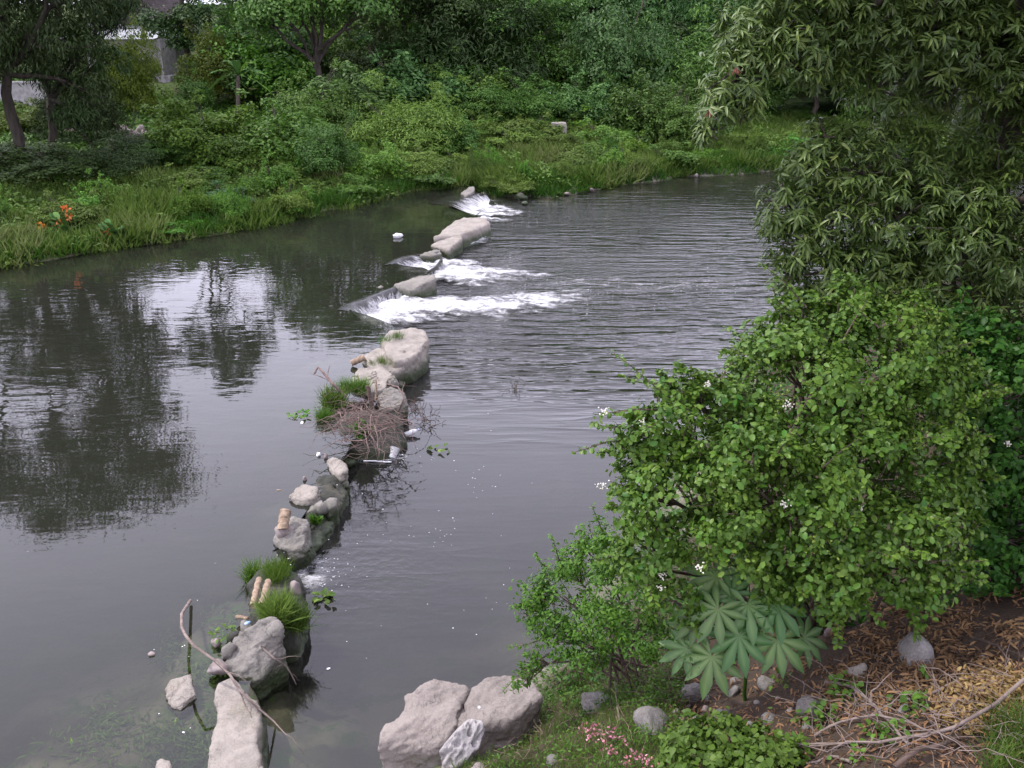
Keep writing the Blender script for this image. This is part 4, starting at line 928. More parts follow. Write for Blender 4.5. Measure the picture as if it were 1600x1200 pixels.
tag(link('weeds', leaves_mesh('weeds', np.c_[x, y, z], frames(rg.normal(size=(len(x), 3)), unit(np.c_[rg.normal(size=(len(x), 2))*0.5, np.ones(len(x))])), 0.26*rg.uniform(0.5, 1.5, len(x)), 'simple', rg.uniform(0, 0.9, len(x))), M['tree']), 'dark ground weeds under the trees of the far bank', None, None, 'stuff')
# fringe hanging over the waterline
x, y, d = scatter_far(150000, -1.0, 1.6, rg)
z = terrain(x, y)-0.02; ok = z > np.where(x < weir_x(y), .3, -.05); x, y, d, z = x[ok], y[ok], d[ok], z[ok]; N = unit(np.c_[rg.normal(size=(len(x), 2)), rg.uniform(0, .6, len(x))]); Dv = np.c_[rg.normal(size=(len(x), 2))*0.5, np.ones(len(x))]
tone = np.clip(0.35+0.4*fbm(np.c_[x, y]*0.6, 97, 3)+rg.normal(0, 0.15, len(x)), 0, 0.97)
tag(link('reeds', leaves_mesh('reeds', np.c_[x, y, z], frames(Dv, N), rg.uniform(0.25, 0.6, len(x)), 'thin', tone), M['creeper']), 'fringe of fresh grass and reeds along the far waterline', None, None, 'stuff')

_w = random.Random(8)
for k in range(95):
    for _ in range(40):
        px, D = _w.uniform(-30, 1330), _w.uniform(31, 60); xx = PD(px, 300, D)[0]
        if inside(np.array([xx]), np.array([D]), FAR_POLY)[0]:
            dd_ = poly_dist(np.array([xx]), np.array([D]), FAR_LINE)[0]
            if 0.8 < dd_ < 11: break
    key = _w.choice(['mound0', 'mound1', 'mound1', 'mound2', 'mound2']); mk = _w.choice([None, None, 'weed', 'creeper', 'bright'])
    kind_ = {'mound0': 'creeper', 'mound1': 'broad-leaved weed', 'mound2': 'feathery weed'}[key]; tone_ = {'weed': 'pale green', 'creeper': 'fresh green', 'bright': 'deep green', None: {'mound0': 'fresh green', 'mound1': 'pale green', 'mound2': 'pale green'}[key]}[mk]
    r_ = plant(px, 0, _w.uniform(24, 72), D, key, 'low %s %s clump rising out of the long grass of the far bank' % (tone_, kind_), M[mk] if mk else None, '%s %s clumps in the long grass' % (tone_, kind_), name='weed_clump', cat='weed clump', zt=tz(xx, D)+_w.uniform(.4, 1.5))
# orange cannas at the left waterline
M['orange'] = leaf_mat('orange_petal', (0.42, 0.13, 0.03), (0.50, 0.18, 0.04), (0.55, 0.25, 0.05), 0.5, 0.2)
def canna(px, D, label, flowers, seed):
    r = np.random.default_rng(seed); b0 = gp(px, D); o = empty('canna_plant', b0, label, 'flowering plant'); mb = MB()
    for k in range(16):
        a = r.uniform(0, 6.28); q = b0+np.array([math.cos(a)*.35*r.uniform(), math.sin(a)*.35*r.uniform(), 0.1+0.5*r.uniform()])
        big_leaf('leaf', q, (math.cos(a), math.sin(a), 1.5), 0.55, 0.10, M['tree_blue'], o, b0, 0.35, seed*50+k, False)
    for fx, fy in flowers:
        p = PD(fx, fy, D); mb.tube(bend(b0+[r.uniform(-.2, .2), 0, 0], p, 4, 0.05, int(r.integers(1e6))), .012, 4)
        n = 14; T = p+r.normal(size=(n, 3))*0.05; Nn = unit(r.normal(size=(n, 3))); Dd = r.normal(size=(n, 3))
        link('flower', leaves_mesh('flower', T, frames(Dd, Nn), np.full(n, .135), 'round', r.uniform(0, 1, n), b0), M['orange'], o)
    mb.build('stem', M['creeper'], o, b0)
canna(92, 33.6, 'orange-flowered canna clump higher on the left bank', [(102, 324), (107, 338), (92, 349), (66, 352), (84, 375)], 5)
canna(166, 33.5, 'orange-flowered canna with two blooms close to the water', [(171, 362), (158, 367)], 6)

# ================================================================== HOUSES on the far bank
M['block'] = plain_mat('grey_rendered_block', (0.30, 0.285, 0.28), (0.20, 0.19, 0.185), 0.9, 3, 0.3)
M['whitewall'] = plain_mat('white_wall', (0.68, 0.66, 0.70), (0.58, 0.56, 0.60), 0.8, 3, 0.1)
M['tin'] = plain_mat('pale_tin_roof', (0.42, 0.43, 0.45), (0.30, 0.31, 0.32), 0.4, 2, 0.2, 0.5)
M['tile'] = plain_mat('brown_roof', (0.085, 0.065, 0.065), (0.055, 0.045, 0.045), 0.8, 2, 0.4)
M['room_shade'] = plain_mat('painted_room_shade', (0.012, 0.012, 0.012), (0.008, 0.008, 0.008), 0.9, 3, 0.0)  # near-black colour stands in for the unlit rooms behind the openings
M['frame'] = plain_mat('window_frame', (0.10, 0.09, 0.085), (0.07, 0.065, 0.06), 0.7, 5, 0.1)
def boxes(name, L, mat, parent=None, bev=0.0):
    """L: (cx,cy,cz,sx,sy,sz) boxes joined into one part, coordinates local to the parent"""
    V, F, n = [], [], 0
    for cx, cy, cz, a, b_, c in L:
        V += [(cx+i*a/2, cy+j*b_/2, cz+k*c/2) for i in (-1, 1) for j in (-1, 1) for k in (-1, 1)]
        F += [tuple(n+q for q in f) for f in ((0, 1, 3, 2), (4, 6, 7, 5), (0, 4, 5, 1), (2, 3, 7, 6), (0, 2, 6, 4), (1, 5, 7, 3))]; n += 8
    me = bpy.data.meshes.new(name); me.from_pydata(V, [], F); me.update()
    o = link(name, me, mat, parent)
    if bev:
        md = o.modifiers.new('bevel', 'BEVEL'); md.width = bev; md.segments = 2
    return o
def wall_with_holes(name, w, h, t, holes, mat, parent, y=0.0, x0=0.0, z0=0.0):
    """front wall w x h with rectangular openings (x,z,w,h from the lower left corner)"""
    xs = sorted({0, w} | {v for hx, hz, hw, hh in holes for v in (hx, hx+hw)}); zs = sorted({0, h} | {v for hx, hz, hw, hh in holes for v in (hz, hz+hh)})
    L = []
    for a, b_ in zip(xs[:-1], xs[1:]):
        for c, d in zip(zs[:-1], zs[1:]):
            mx_, mz = (a+b_)/2, (c+d)/2
            if any(hx < mx_ < hx+hw and hz < mz < hz+hh for hx, hz, hw, hh in holes): continue
            L.append((x0+mx_, y, z0+mz, b_-a, t, d-c))
    return boxes(name, L, mat, parent)
D1 = 70.0
hb = PD(150, 172, D1); s1 = 1/PXM(hb); hz0 = hb[2]-0.3
h1 = empty('house', (hb[0], D1, hz0), 'grey two-storey block house with a pale tin roof half hidden by trees', 'house')
def hx(px): return (px-150)*s1
def hz(py): return PD(200, py, D1)[2]-hz0
holes = [(hx(158), hz(93), hx(170)-hx(158), hz(80)-hz(93)), (hx(226), hz(146), hx(238)-hx(226), hz(122)-hz(146)), (hx(200), hz(168), hx(211)-hx(200), hz(150)-hz(168)), (hx(217), hz(168), hx(224)-hx(217), hz(159)-hz(168))]
W1, H1 = hx(264), hz(61)
wall_with_holes('wall', W1, H1, 0.25, holes, M['block'], h1)
boxes('wall', [(0.125, 2.9, H1/2, 0.25, 5.5, H1), (W1-.125, 2.9, H1/2, .25, 5.5, H1), (W1/2, 5.8, H1/2, W1, .25, H1)], M['block'], h1)
boxes('floor', [(W1/2, 2.9, hz(108), W1-.5, 5.4, .15)], M['block'], h1)
for k, (a, c, w_, h_) in enumerate(holes):
    f = boxes('window' if k in (0,) else 'doorway', [(a+.04, -.10, c+h_/2, .08, .1, h_), (a+w_-.04, -.10, c+h_/2, .08, .1, h_), (a+w_/2, -.10, c+h_-.04, w_-.16, .1, .08)], M['frame'], h1)
    boxes('room_shade_panel', [(a+w_/2, 0.09, c+h_/2, w_-.02, .05, h_-.02)], M['room_shade'], f)  # black panel fills the opening, painted as the shade of the room
boxes('canopy', [(hx(236), -.55, hz(148), hx(262)-hx(222), 1.1, .10)], M['tile'], h1)
boxes('annex_wall', [(hx(268), .8, hz(118)/2, hx(276)-hx(258), 3, hz(118))], M['block'], h1)
rf = empty('roof', (0, 0, 0)); rf.parent = h1
n = 16
for k in range(n):
    a = hx(112)+(hx(259)-hx(112))*k/n; b_ = hx(112)+(hx(259)-hx(112))*(k+1)/n
    p_ = boxes('roof_sheet', [((a+b_)/2, 2.6, 0.012*(k % 2), (b_-a)+0.03, 6.6, .04)], M['tin'], rf); p_.rotation_euler = (rad(4.5), 0, 0); p_.location = (0, 0, H1+.06)
D2 = 84.0
hb2 = PD(150, 60, D2); s2 = 1/PXM(hb2); z2 = tz(hb2[0], D2)-.2
h2 = empty('house', (hb2[0], D2, z2), 'white house with a dark brown roof standing behind the grey house', 'house')
def kx(px): return (px-150)*s2
def kz(py): return PD(200, py, D2)[2]-z2
W2, Ht = kx(258), kz(40)
hole2 = [(kx(203)-kx(168), kz(50), kx(216)-kx(203), kz(44)-kz(50))]
wall_with_holes('wall', W2-kx(168), Ht, .25, hole2, M['whitewall'], h2, 0, kx(168))
a, c, w_, h_ = hole2[0]; f = boxes('window', [(kx(168)+a+w_/2, -.1, c-.04, w_+.1, .14, .08)], M['frame'], h2); boxes('pane', [(kx(168)+a+w_/2, .06, c+h_/2, w_-.02, .05, h_-.02)], M['room_shade'], f)  # pane painted black for the unlit room behind
boxes('wall', [(kx(168)+.12, 3, Ht/2, .24, 5.6, Ht), (W2-.12, 3, Ht/2, .24, 5.6, Ht), ((W2+kx(168))/2, 6, Ht/2, W2-kx(168), .24, Ht)], M['whitewall'], h2)
r2 = boxes('roof', [((W2+kx(168))/2, 2.3, 0, W2-kx(168)+1.0, 6.4, .12)], M['tile'], h2); r2.location = (0, 0, Ht+.5); r2.rotation_euler = (rad(22), 0, 0)
boxes('gable', [((W2+kx(168))/2, 5.2, Ht/2+.6, W2-kx(168)-.6, .2, Ht+2.2)], M['tile'], h2)
h3b = PD(162, 30, 92); h3 = empty('house', (h3b[0], 92, tz(h3b[0], 92)), 'white gable end peeping out left of the brown roof', 'house')
boxes('wall', [(0, 0, (h3b[2]-h3.location[2])/2, 1.5, 4, h3b[2]-h3.location[2])], M['whitewall'], h3)
boxes('roof', [(0, 0, h3b[2]-h3.location[2]+.08, 2.1, 4.6, .14)], M['tile'], h3)
h4b = PD(10, 130, 58); h4 = empty('low_wall', (h4b[0], 58, tz(h4b[0], 58)-.2), 'low pale wall glimpsed between trunks at the left edge', 'wall')
boxes('wall_panel', [(0, 0, .7, 5, .2, 1.4)], M['block'], h4); boxes('coping', [(0, 0, 1.45, 5.1, .3, .1)], M['block'], h4)
# rubble heap and pale debris below the house
M['rubble'] = plain_mat('pale_rubble', (0.27, 0.23, 0.215), (0.15, 0.122, 0.112), 0.9, 6, 0.4)
rr_ = np.random.default_rng(19)
for k, (px, py) in enumerate(((196, 168), (208, 171), (188, 176), (216, 178), (202, 182), (178, 184), (226, 186), (210, 190), (192, 192))):
    q = PD(px, py, 52+rr_.uniform(-1, 1)); q[2] = max(q[2], tz(q[0], q[1]))
    stone('rubble_piece', (q[0], q[1], tz(q[0], q[1])), (.7*rr_.uniform(.5, 1.2), .5, min(.7, (q[2]-tz(q[0], q[1]))*.6+.2)), M['rubble'], 'piece of pale rubble in the heap below the grey house', 'rubble below the grey house', 300+k, 0.1, 'rubble', None, rr_.uniform(0, 3), 0.2, 2)
for k, (px, py, lab) in enumerate(((110, 207, 'pale pinkish scrap lying between the dark trunks'), (325, 140, 'pale broken board on the bank by the banana plant'), (20, 200, 'pale stone at the left edge under the dark tree'))):
    q = PG(px, py); stone('debris', q, (.9, .5, .35), M['rubble'], lab, None, 330+k, 0.3, 'debris')

# concrete stump, log and stones on the far slope
sp_ = PD(873, 190, 56.5); s0 = tz(sp_[0], 56.5)
blob_rock('concrete_stump', [(sp_[0]-.42, 56.2, s0+.95), (sp_[0]-.1, 56.05, s0+.97), (sp_[0]+.4, 56.2, s0+.95), (sp_[0]+.45, 56.7, s0+.95), (sp_[0], 56.95, s0+.96), (sp_[0]-.44, 56.8, s0+.95)], s0-.2, M['rock'],
          'square pale concrete stump standing in the weeds in front of the wood', 'stump', None, 0.12, 0.02, 3, 0.0, 61, px=False, round_=0.04)
lp = PD(965, 168, 60); mb = MB(); mb.tube(bend(lp+[-.7, 0, -.12], lp+[.8, .4, .18], 6, .03, 4), np.linspace(.16, .13, 6), 8)
lb = np.array([lp[0], 60, tz(lp[0], 60)]); tag(mb.build('log', M['twig'], None, lb), 'grey log lying on the slope before the wood', 'log')
q = PD(965, 176, 60.3); stone('rock', (q[0], q[1], tz(q[0], q[1])), (1.2, .7, q[2]+.1-tz(q[0], q[1])+.4), M['rock_grey'], 'grey rock propping the log on the far slope', None, 340, 0.2, 'rock')
for k, (px, py, w, h, lab) in enumerate(((813, 309, .75, .42, 'pale rounded rock at the far waterline'), (820, 318, .4, .22, 'small stone in the water below the pale rounded rock'), (872, 304, .5, .25, 'brownish stone at the foot of the far bank'), (885, 303, .35, .2, 'smaller stone beside the brownish stone of the far bank'), (1088, 275, .3, .22, 'white scrap at the far waterline'), (1140, 271, .3, .2, 'little white stone farther along the far waterline'), (924, 297, .3, .2, 'small white stone below the bright grass of the far bank'))):
    q = PZ(px, py, 0.05); stone('rock' if k < 4 else 'stone', (q[0], q[1], 0.02), (w, w*.7, h), M['rock'] if k < 3 else M['rubble'], lab, None, 350+k, 0.25, 'stone', None, k)

# ================================================================== NEAR BANK: mango tree
def on_frame(base):                       # matrix of one leaf
    return None
def leaf_parts(parent, base, T, R, S, kind, q, mat, n, name='leaf'):
    """the n leaves nearest the lens become parts of their own (sharing six meshes); the rest is returned"""
    dist = np.linalg.norm(T-np.array([0, 0, CAM_H]), axis=1)
    a = T-np.array([0, 0, CAM_H]); dep = a[:, 1]*_cp-a[:, 2]*_sp
    u, v = 800+FPX*a[:, 0]/dep, 600-FPX*(a[:, 1]*_sp+a[:, 2]*_cp)/dep
    vis = (u > 0) & (u < 1600) & (v > 0) & (v < 1200)
    # of a cell of the view the nearest leaves are the ones in sight
    order = np.lexsort((dist, ~vis)); cell = {}; pick = []
    for i in order:
        if not vis[i]: break
        c = (int(u[i]//28), int(v[i]//28))
        if cell.get(c, 0) < 3: cell[c] = cell.get(c, 0)+1; pick.append(i)
    pick = sorted(pick, key=lambda i: dist[i]/S[i])[:n]; pick = np.array(pick)
    tv, tf = LEAF[kind]; ms = []
    for k in range(6):
        me = mesh_np(name, tv, tf, True, {'rnd': np.full(len(tv), (k+.5)/6)}); me.materials.append(mat); ms.append(me)
    for i in pick:
        o = link(name, ms[min(5, int(q[i]*6))], None, parent)
        A = np.eye(4); A[:3, :3] = R[i]*S[i]; A[:3, 3] = T[i]-np.asarray(base); o.matrix_basis = Matrix(A.tolist())
    rest = np.ones(len(T), bool); rest[pick] = False
    return T[rest], R[rest], S[rest], q[rest]

M['mango'] = leaf_mat('mango_leaf', (0.048, 0.074, 0.022), (0.096, 0.130, 0.040), (0.16, 0.19, 0.066), 0.42, 0.22, 0.9, hv=0.12)
M['mango_red'] = leaf_mat('young_red_leaf', (0.16, 0.05, 0.04), (0.22, 0.08, 0.06), (0.28, 0.13, 0.09), 0.4, 0.2)
rng = np.random.default_rng(400)
mbase = gp(1560, 12.8)
ML = [(1118, 160, 40, 11.3), (1110, 205, 26, 11.2), (1150, 110, 62, 11.5), (1180, 60, 70, 11.8), (1165, 165, 34, 11.4), (1230, 90, 75, 11.8), (1270, 40, 95, 12), (1290, 110, 60, 12), (1350, 60, 110, 12.2), (1370, 135, 62, 12.2), (1440, 60, 110, 12.4),
      (1530, 80, 110, 12.4), (1440, 150, 60, 12.9), (1600, 120, 110, 12.2), (1540, 190, 60, 13.2), (1620, 220, 100, 12.6),
      (1290, 215, 40, 11.6), (1262, 262, 50, 11.3), (1232, 320, 50, 11.2), (1208, 360, 30, 11.1), (1250, 380, 55, 11.1), (1330, 270, 80, 11.6), (1310, 340, 80, 11.3), (1400, 240, 70, 12.2), (1400, 340, 95, 11.4), (1300, 425, 60, 11.1), (1370, 430, 70, 11.2),
      (1480, 290, 90, 12.2), (1500, 370, 100, 11.3), (1580, 330, 110, 11.8), (1600, 420, 90, 11.2), (1460, 440, 70, 11.3), (1560, 480, 70, 11.4), (1290, 472, 52, 10.9), (1385, 488, 60, 10.8), (1480, 510, 70, 10.8), (1580, 540, 80, 10.8), (1238, 432, 40, 11.0),
      (1250, -60, 110, 12.2), (1380, -80, 150, 12.6), (1540, -70, 160, 12.8), (1700, 0, 170, 12.8), (1700, 180, 150, 12.8), (1720, 360, 150, 12.2), (1860, 80, 180, 13), (1860, 300, 180, 12.6), (1600, -200, 200, 13.5), (1400, -200, 160, 13)]
SHADE_BOUGHS = [(3.4, 8.6, 10.2, 1.3), (5.2, 9.6, 10.6, 1.7), (5.0, 7.6, 10.4, 1.5), (6.8, 8.6, 10.6, 1.8), (6.8, 6.6, 10.2, 1.6), (4.6, 6.0, 10.6, 1.2), (8.4, 7.4, 9.6, 1.8), (8.6, 5.2, 9.6, 1.6), (8.8, 9.6, 9.6, 1.9), (7.4, 4.4, 10.6, 1.4), (7.8, 7.0, 7.2, 1.3), (8.2, 8.6, 6.2, 1.5), (7.6, 7.6, 5.6, 1.2), (6.6, 6.0, 6.6, 1.1), (5.8, 5.0, 7.8, 1.2), (4.4, 3.6, 9.6, 1.2)]   # unseen boughs added out of frame to shade the lower right bank
blobs = []
for px, py, rp, D in ML:
    c = PD(px, py, D); r = rp/PXM(c); blobs.append((*c, r, r*1.05, r*0.95))
blobs += [(x_, y_, z_, r_, r_, r_*.6) for x_, y_, z_, r_ in SHADE_BOUGHS]
blobs = np.array(blobs)
# whorls of long drooping leaves at the twig ends
cen, outw = [], []
for b_ in blobs:
    k = max(14, int((108 if b_[2] < 8.6 and b_[0] < 7.2 else 20)*(b_[3]/0.6)**2)); u = unit(rng.normal(size=(k, 3))); u[:, 2] = np.where(u[:, 2] < -0.55, -u[:, 2], u[:, 2])
    cen.append(b_[:3]+u*b_[3:]*rng.uniform(0.55, 1.05, (k, 1))); outw.append(u)
cen, outw = np.concatenate(cen), np.concatenate(outw)
T, D_, N_, S_, q_ = [], [], [], [], []
for c, u in zip(cen, outw):
    k = rng.integers(9, 15); ax = unit(u*0.5+np.array([0, 0, 0.75])+rng.normal(size=3)*0.25)
    a = np.arange(k)*2.4+rng.uniform(0, 6); e1 = unit(np.cross(ax, [0.3, 0.9, 0.1])); e2 = np.cross(ax, e1)
    tilt = rng.uniform(-0.75, 0.6, k)
    d = np.cos(a)[:, None]*e1+np.sin(a)[:, None]*e2; d = unit(d*np.cos(tilt)[:, None]+ax*np.sin(tilt)[:, None]+np.array([0, 0, -0.6]))
    T.append(c+ax*rng.uniform(-.10, .03, k)[:, None]); D_.append(d); N_.append(unit(ax+rng.normal(size=(k, 3))*0.22)); S_.append(rng.uniform(.10, .175, k)*(1.0 if c[2] < 8.8 and c[0] < 7.8 else 2.4)); tn = rng.uniform(0, 1); q_.append(np.clip(.6*tn+.4*rng.uniform(0, 1, k), 0, .96))
T, D_, N_, S_, q_ = (np.concatenate(v) for v in (T, D_, N_, S_, q_))
mango = empty('mango_tree', mbase, 'mango tree with long drooping glossy leaves reaching over the right side of the picture', 'tree')
R_ = frames(D_, N_)
T, R_, S_, q_ = leaf_parts(mango, mbase, T, R_, S_, 'mango', q_, M['mango'], 300)
a_ = T-np.array([0, 0, CAM_H]); dep_ = a_[:, 1]*_cp-a_[:, 2]*_sp; u_ = 800+FPX*a_[:, 0]/np.maximum(dep_, .1); v_ = 600-FPX*(a_[:, 1]*_sp+a_[:, 2]*_cp)/np.maximum(dep_, .1)
near_ = (u_ < 1680) & (v_ > -80) & (dep_ > 1)       # boughs well outside the picture carry plainer leaves
for k_, kd_ in ((near_, 'mango'), (~near_, 'flat_mango')):
    c_ = link('crown', leaves_mesh('crown', T[k_], R_[k_], S_[k_], kd_, q_[k_], mbase), M['mango'], mango); c_['kind'] = 'stuff'
mb = MB(); fk = mbase+np.array([-.3, -.2, 2.0]); mb.tube(bend(mbase-[0, 0, .3], fk, 7, .05, 9), np.linspace(.34, .24, 7), 10)
mb.build('trunk', M['bark'], mango, mbase)
hub = [fk, PD(1600, 70, 13.0), PD(1500, 330, 12.2), PD(1620, 60, 13.0)]
for h_ in hub[1:]:
    m2 = MB(); m2.tube(bend(fk, h_, 7, .06, int(h_[2]*100)), np.linspace(.2, .12, 7), 8); m2.build('limb', M['bark'], mango, mbase)
m2 = MB()
for b_ in blobs:
    h_ = hub[2] if b_[2] < PD(1300, 200, b_[1])[2] and b_[0] > PD(1195, 300, 11.4)[0] else min((hub[1], hub[3]), key=lambda p_: np.linalg.norm(p_-b_[:3])); via = PD(1330, 40, 12.4)
    far_ = b_[0] < via[0] and h_ is hub[1]
    if far_: m2.tube(bend(h_, via, 6, .04, 5), np.linspace(.09, .05, 6), 6); h_ = PD(1190, 70, 11.9) if b_[2] < via[2]-.3 and b_[0] < PD(1200, 100, 11.6)[0] else via
    if far_ and h_ is not via: m2.tube(bend(via, h_, 5, .04, 6), np.linspace(.05, .035, 5), 6)
    m2.tube(bend(h_, b_[:3], 6, .07, int(b_[0]*1000) % 9999), np.linspace(.04 if far_ else .06, .012, 6), 5)
    for _ in range(5):
        m2.tube(bend(b_[:3], b_[:3]+unit(rng.normal(size=3))*b_[3:]*.95, 4, .1, int(rng.integers(1e6))), np.linspace(.018, .006, 4), 4)
m2.build('branches', M['bark'], mango, mbase)['kind'] = 'stuff'
for px, py in ((1150, 105), (1108, 172)):
    c = PD(px, py, 11.0); k = 7; dd = unit(rng.normal(size=(k, 3))*0.5+np.array([0, 0, -1.0])); nn = unit(rng.normal(size=(k, 3)))
    link('young_leaves', leaves_mesh('young_leaves', np.repeat(c[None], k, 0), frames(dd, nn), rng.uniform(.07, .12, k), 'mango', rng.uniform(0, .9, k), mbase), M['mango_red'], mango)['kind'] = 'stuff'

# ------------------------------------------------------------------ near shrubs
def shrub(name, label, base, L, n, kind, size, mat, seed, parts=0, sprays=(), clumps=34, cat='shrub', flowers=(), fl_mat=None, stem_r=.035, droop=.3, sig=.15, nlow=-.7, shoots=0):
    rng = np.random.default_rng(seed); base = np.asarray(base, float)
    bl = []
    for px, py, rp, D in L:
        c = PD(px, py, D); r = rp/PXM(c); bl.append((*c, r, r, r))
    T, R, q = crown(bl, n, rng, clumps, sig, 0.55, droop, 0.8, nlow); q = q*0.95
    S = size*rng.uniform(.45, 1.4, len(T)); o = empty(name, base, label, cat)
    Ts, Ds, Ns = [T], [], []; mb = MB(); mt = MB()
    for b_ in bl:
        c = np.array(b_[:3]); P = bend(base+rng.normal(size=3)*[.18, .18, .02], c, 7, .08, int(rng.integers(1e6)), .05); mb.tube(P, np.linspace(stem_r, stem_r*.35, 7), 6)
        for _ in range(9):
            mt.tube(bend(P[5], c+unit(rng.normal(size=3))*b_[3]*.95, 4, .1, int(rng.integers(1e6))), np.linspace(stem_r*.3, .003, 4), 4)
    eT, eR, eS, eq = [], [], [], []
    sprays = [[PD(*v) for v in pts] for pts in sprays]
    for b_ in bl:
        for _ in range(shoots):
            u = unit(rng.normal(size=3)*[1, 1, .8]+[0, -.25, .45]); p0 = np.array(b_[:3])+u*b_[3]*.8; p1 = p0+unit(u+rng.normal(size=3)*.35)*b_[3]*rng.uniform(.35, .75); sprays.append([p0, (p0+p1)/2+[0, 0, .02], p1])
    for pts in sprays:                       # twigs that stick out with leaves in pairs
        P = np.array(pts); P, s = resample(P, 14); mt.tube(P, np.linspace(.009, .003, 14), 5)
        tg = unit(np.gradient(P, axis=0))
        for k in range(1, 14):
            for sd in (-1, 1, rng.choice([-1, 1])):
                side = unit(np.cross(tg[k], [0, 0, 1])*sd+tg[k]*.5+rng.normal(size=3)*.35); eT.append(P[k]+rng.normal(size=3)*.008); eR.append(frames(side[None], (np.array([0, 0, 1.0])+rng.normal(size=3)*.45)[None])[0]); eS.append(size*rng.uniform(.7, 1.15)); eq.append(rng.uniform(.2, .9))
    if eT: T, R, S, q = np.r_[T, eT], np.concatenate([R, np.array(eR)]), np.r_[S, eS], np.r_[q, eq]
    if parts: T, R, S, q = leaf_parts(o, base, T, R, S, kind, q, mat, parts)
    c_ = link('foliage', leaves_mesh('foliage', T, R, S, kind, q, base), mat, o); c_['kind'] = 'stuff'
    mb.build('stem', M['twig_dark'], o, base); mt.build('twigs', M['twig_dark'], o, base)['kind'] = 'stuff'
    bm = bmesh.new(); bmesh.ops.create_icosphere(bm, subdivisions=1, radius=1); bv = np.array([v.co[:] for v in bm.verts]); bf = np.array([[v.index for v in f.verts] for f in bm.faces]); bm.free()
    for fx, fy, D, rp in flowers:
        c = PD(fx, fy, D); r = .8*rp/PXM(c); k = 18; C = c+rng.normal(size=(k, 3))*r*.42; rr = rng.uniform(.06, .13, k)*r+.003
        V = (C[:, None]-base+rr[:, None, None]*bv).reshape(-1, 3); F = (bf[None]+(np.arange(k)*len(bv))[:, None, None]).reshape(-1, 3)
        link('flower_cluster', mesh_np('flower_cluster', V, F, True, {'rnd': np.repeat(rng.uniform(0, 1, k), len(bv))}), fl_mat, o)['kind'] = 'stuff'
    return o
M['shrub'] = leaf_mat('round_shrub_leaf', (0.034, 0.085, 0.018), (0.075, 0.150, 0.030), (0.135, 0.215, 0.05), 0.4, 0.25, 0.45, odd=(0.30, 0.21, 0.05), hv=0.1)
M['shrub_small'] = leaf_mat('small_shrub_leaf', (0.035, 0.095, 0.018), (0.065, 0.15, 0.026), (0.10, 0.20, 0.035), 0.42, 0.28, 0.4, hv=0.1)
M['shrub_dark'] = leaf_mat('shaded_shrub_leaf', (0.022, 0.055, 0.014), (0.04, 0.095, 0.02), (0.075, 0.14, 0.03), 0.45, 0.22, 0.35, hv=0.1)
M['vine'] = leaf_mat('vine_leaf', (0.05, 0.095, 0.022), (0.085, 0.15, 0.034), (0.13, 0.20, 0.05), 0.45, 0.28, 0.35)
M['petal'] = leaf_mat('cream_petal', (0.62, 0.58, 0.46), (0.72, 0.69, 0.58), (0.8, 0.78, 0.7), 0.6, 0.15)
M['bud'] = leaf_mat('green_bud', (0.12, 0.17, 0.04), (0.17, 0.23, 0.06), (0.24, 0.28, 0.09), 0.6, 0.15)
sb = PG(1270, 985)
big = shrub('flowering_shrub', 'large round-leaved shrub with small white flower clusters in the middle of the near bank', sb,
  [(1250, 620, 130, 8.1), (1130, 670, 95, 7.8), (1370, 590, 115, 8.4), (1410, 520, 70, 8.8), (1300, 520, 70, 8.8), (1215, 530, 45, 8.7), (1040, 660, 60, 7.6), (1000, 700, 48, 7.6), (1060, 760, 95, 7.4), (985, 770, 40, 7.5), (1190, 770, 125, 7.2),
   (1330, 740, 125, 7.6), (1440, 690, 85, 8.0), (1150, 835, 85, 7.35), (1270, 865, 100, 7.15), (1390, 860, 105, 7.3), (1020, 860, 70, 7.4), (1470, 840, 65, 7.7), (1055, 940, 45, 7.3), (1060, 610, 35, 7.8), (1120, 620, 40, 8.0), (1180, 570, 45, 8.4), (1330, 478, 45, 9.0), (1255, 486, 40, 9.0), (1490, 600, 60, 8.6), (1480, 760, 60, 8.0), (1290, 915, 60, 7.15), (1400, 915, 60, 7.15), (1340, 660, 80, 7.9)],
  45000, 'round', .056, M['shrub'], 500, 300,
  [[(1075, 640, 7.6), (1030, 610, 7.6), (990, 575, 7.6), (960, 552, 7.6)], [(1050, 600, 7.8), (1000, 598, 7.7), (975, 590, 7.6)], [(1040, 640, 7.6), (990, 640, 7.5), (930, 648, 7.4)], [(1010, 690, 7.6), (950, 690, 7.5), (900, 706, 7.4)], [(1000, 668, 7.6), (950, 668, 7.5), (925, 660, 7.5)],
   [(1200, 540, 8.5), (1165, 525, 8.5), (1135, 514, 8.4)], [(1260, 480, 8.8), (1225, 440, 8.8), (1190, 412, 8.8)], [(1250, 500, 8.8), (1215, 470, 8.8), (1205, 445, 8.7)], [(1150, 600, 8.0), (1105, 585, 7.9), (1075, 575, 7.8)], [(1420, 500, 8.6), (1455, 480, 8.4), (1475, 488, 8.3)]],
  flowers=[(1105, 600, 7.6, 10), (1045, 672, 7.3, 11), (1232, 634, 7.4, 12), (1225, 690, 7.2, 10), (1227, 788, 6.8, 11), (1002, 798, 7.1, 12), (1320, 810, 7.0, 9), (1345, 795, 7.1, 8), (1093, 886, 6.8, 13), (944, 642, 7.3, 12), (942, 760, 7.3, 13), (1036, 900, 7.0, 9), (1005, 660, 7.4, 8), (1575, 692, 8.2, 7), (1032, 918, 7.0, 7), (1080, 665, 7.4, 6)], fl_mat=M['petal'], sig=.125, clumps=30, shoots=7)
rngb = np.random.default_rng(9)
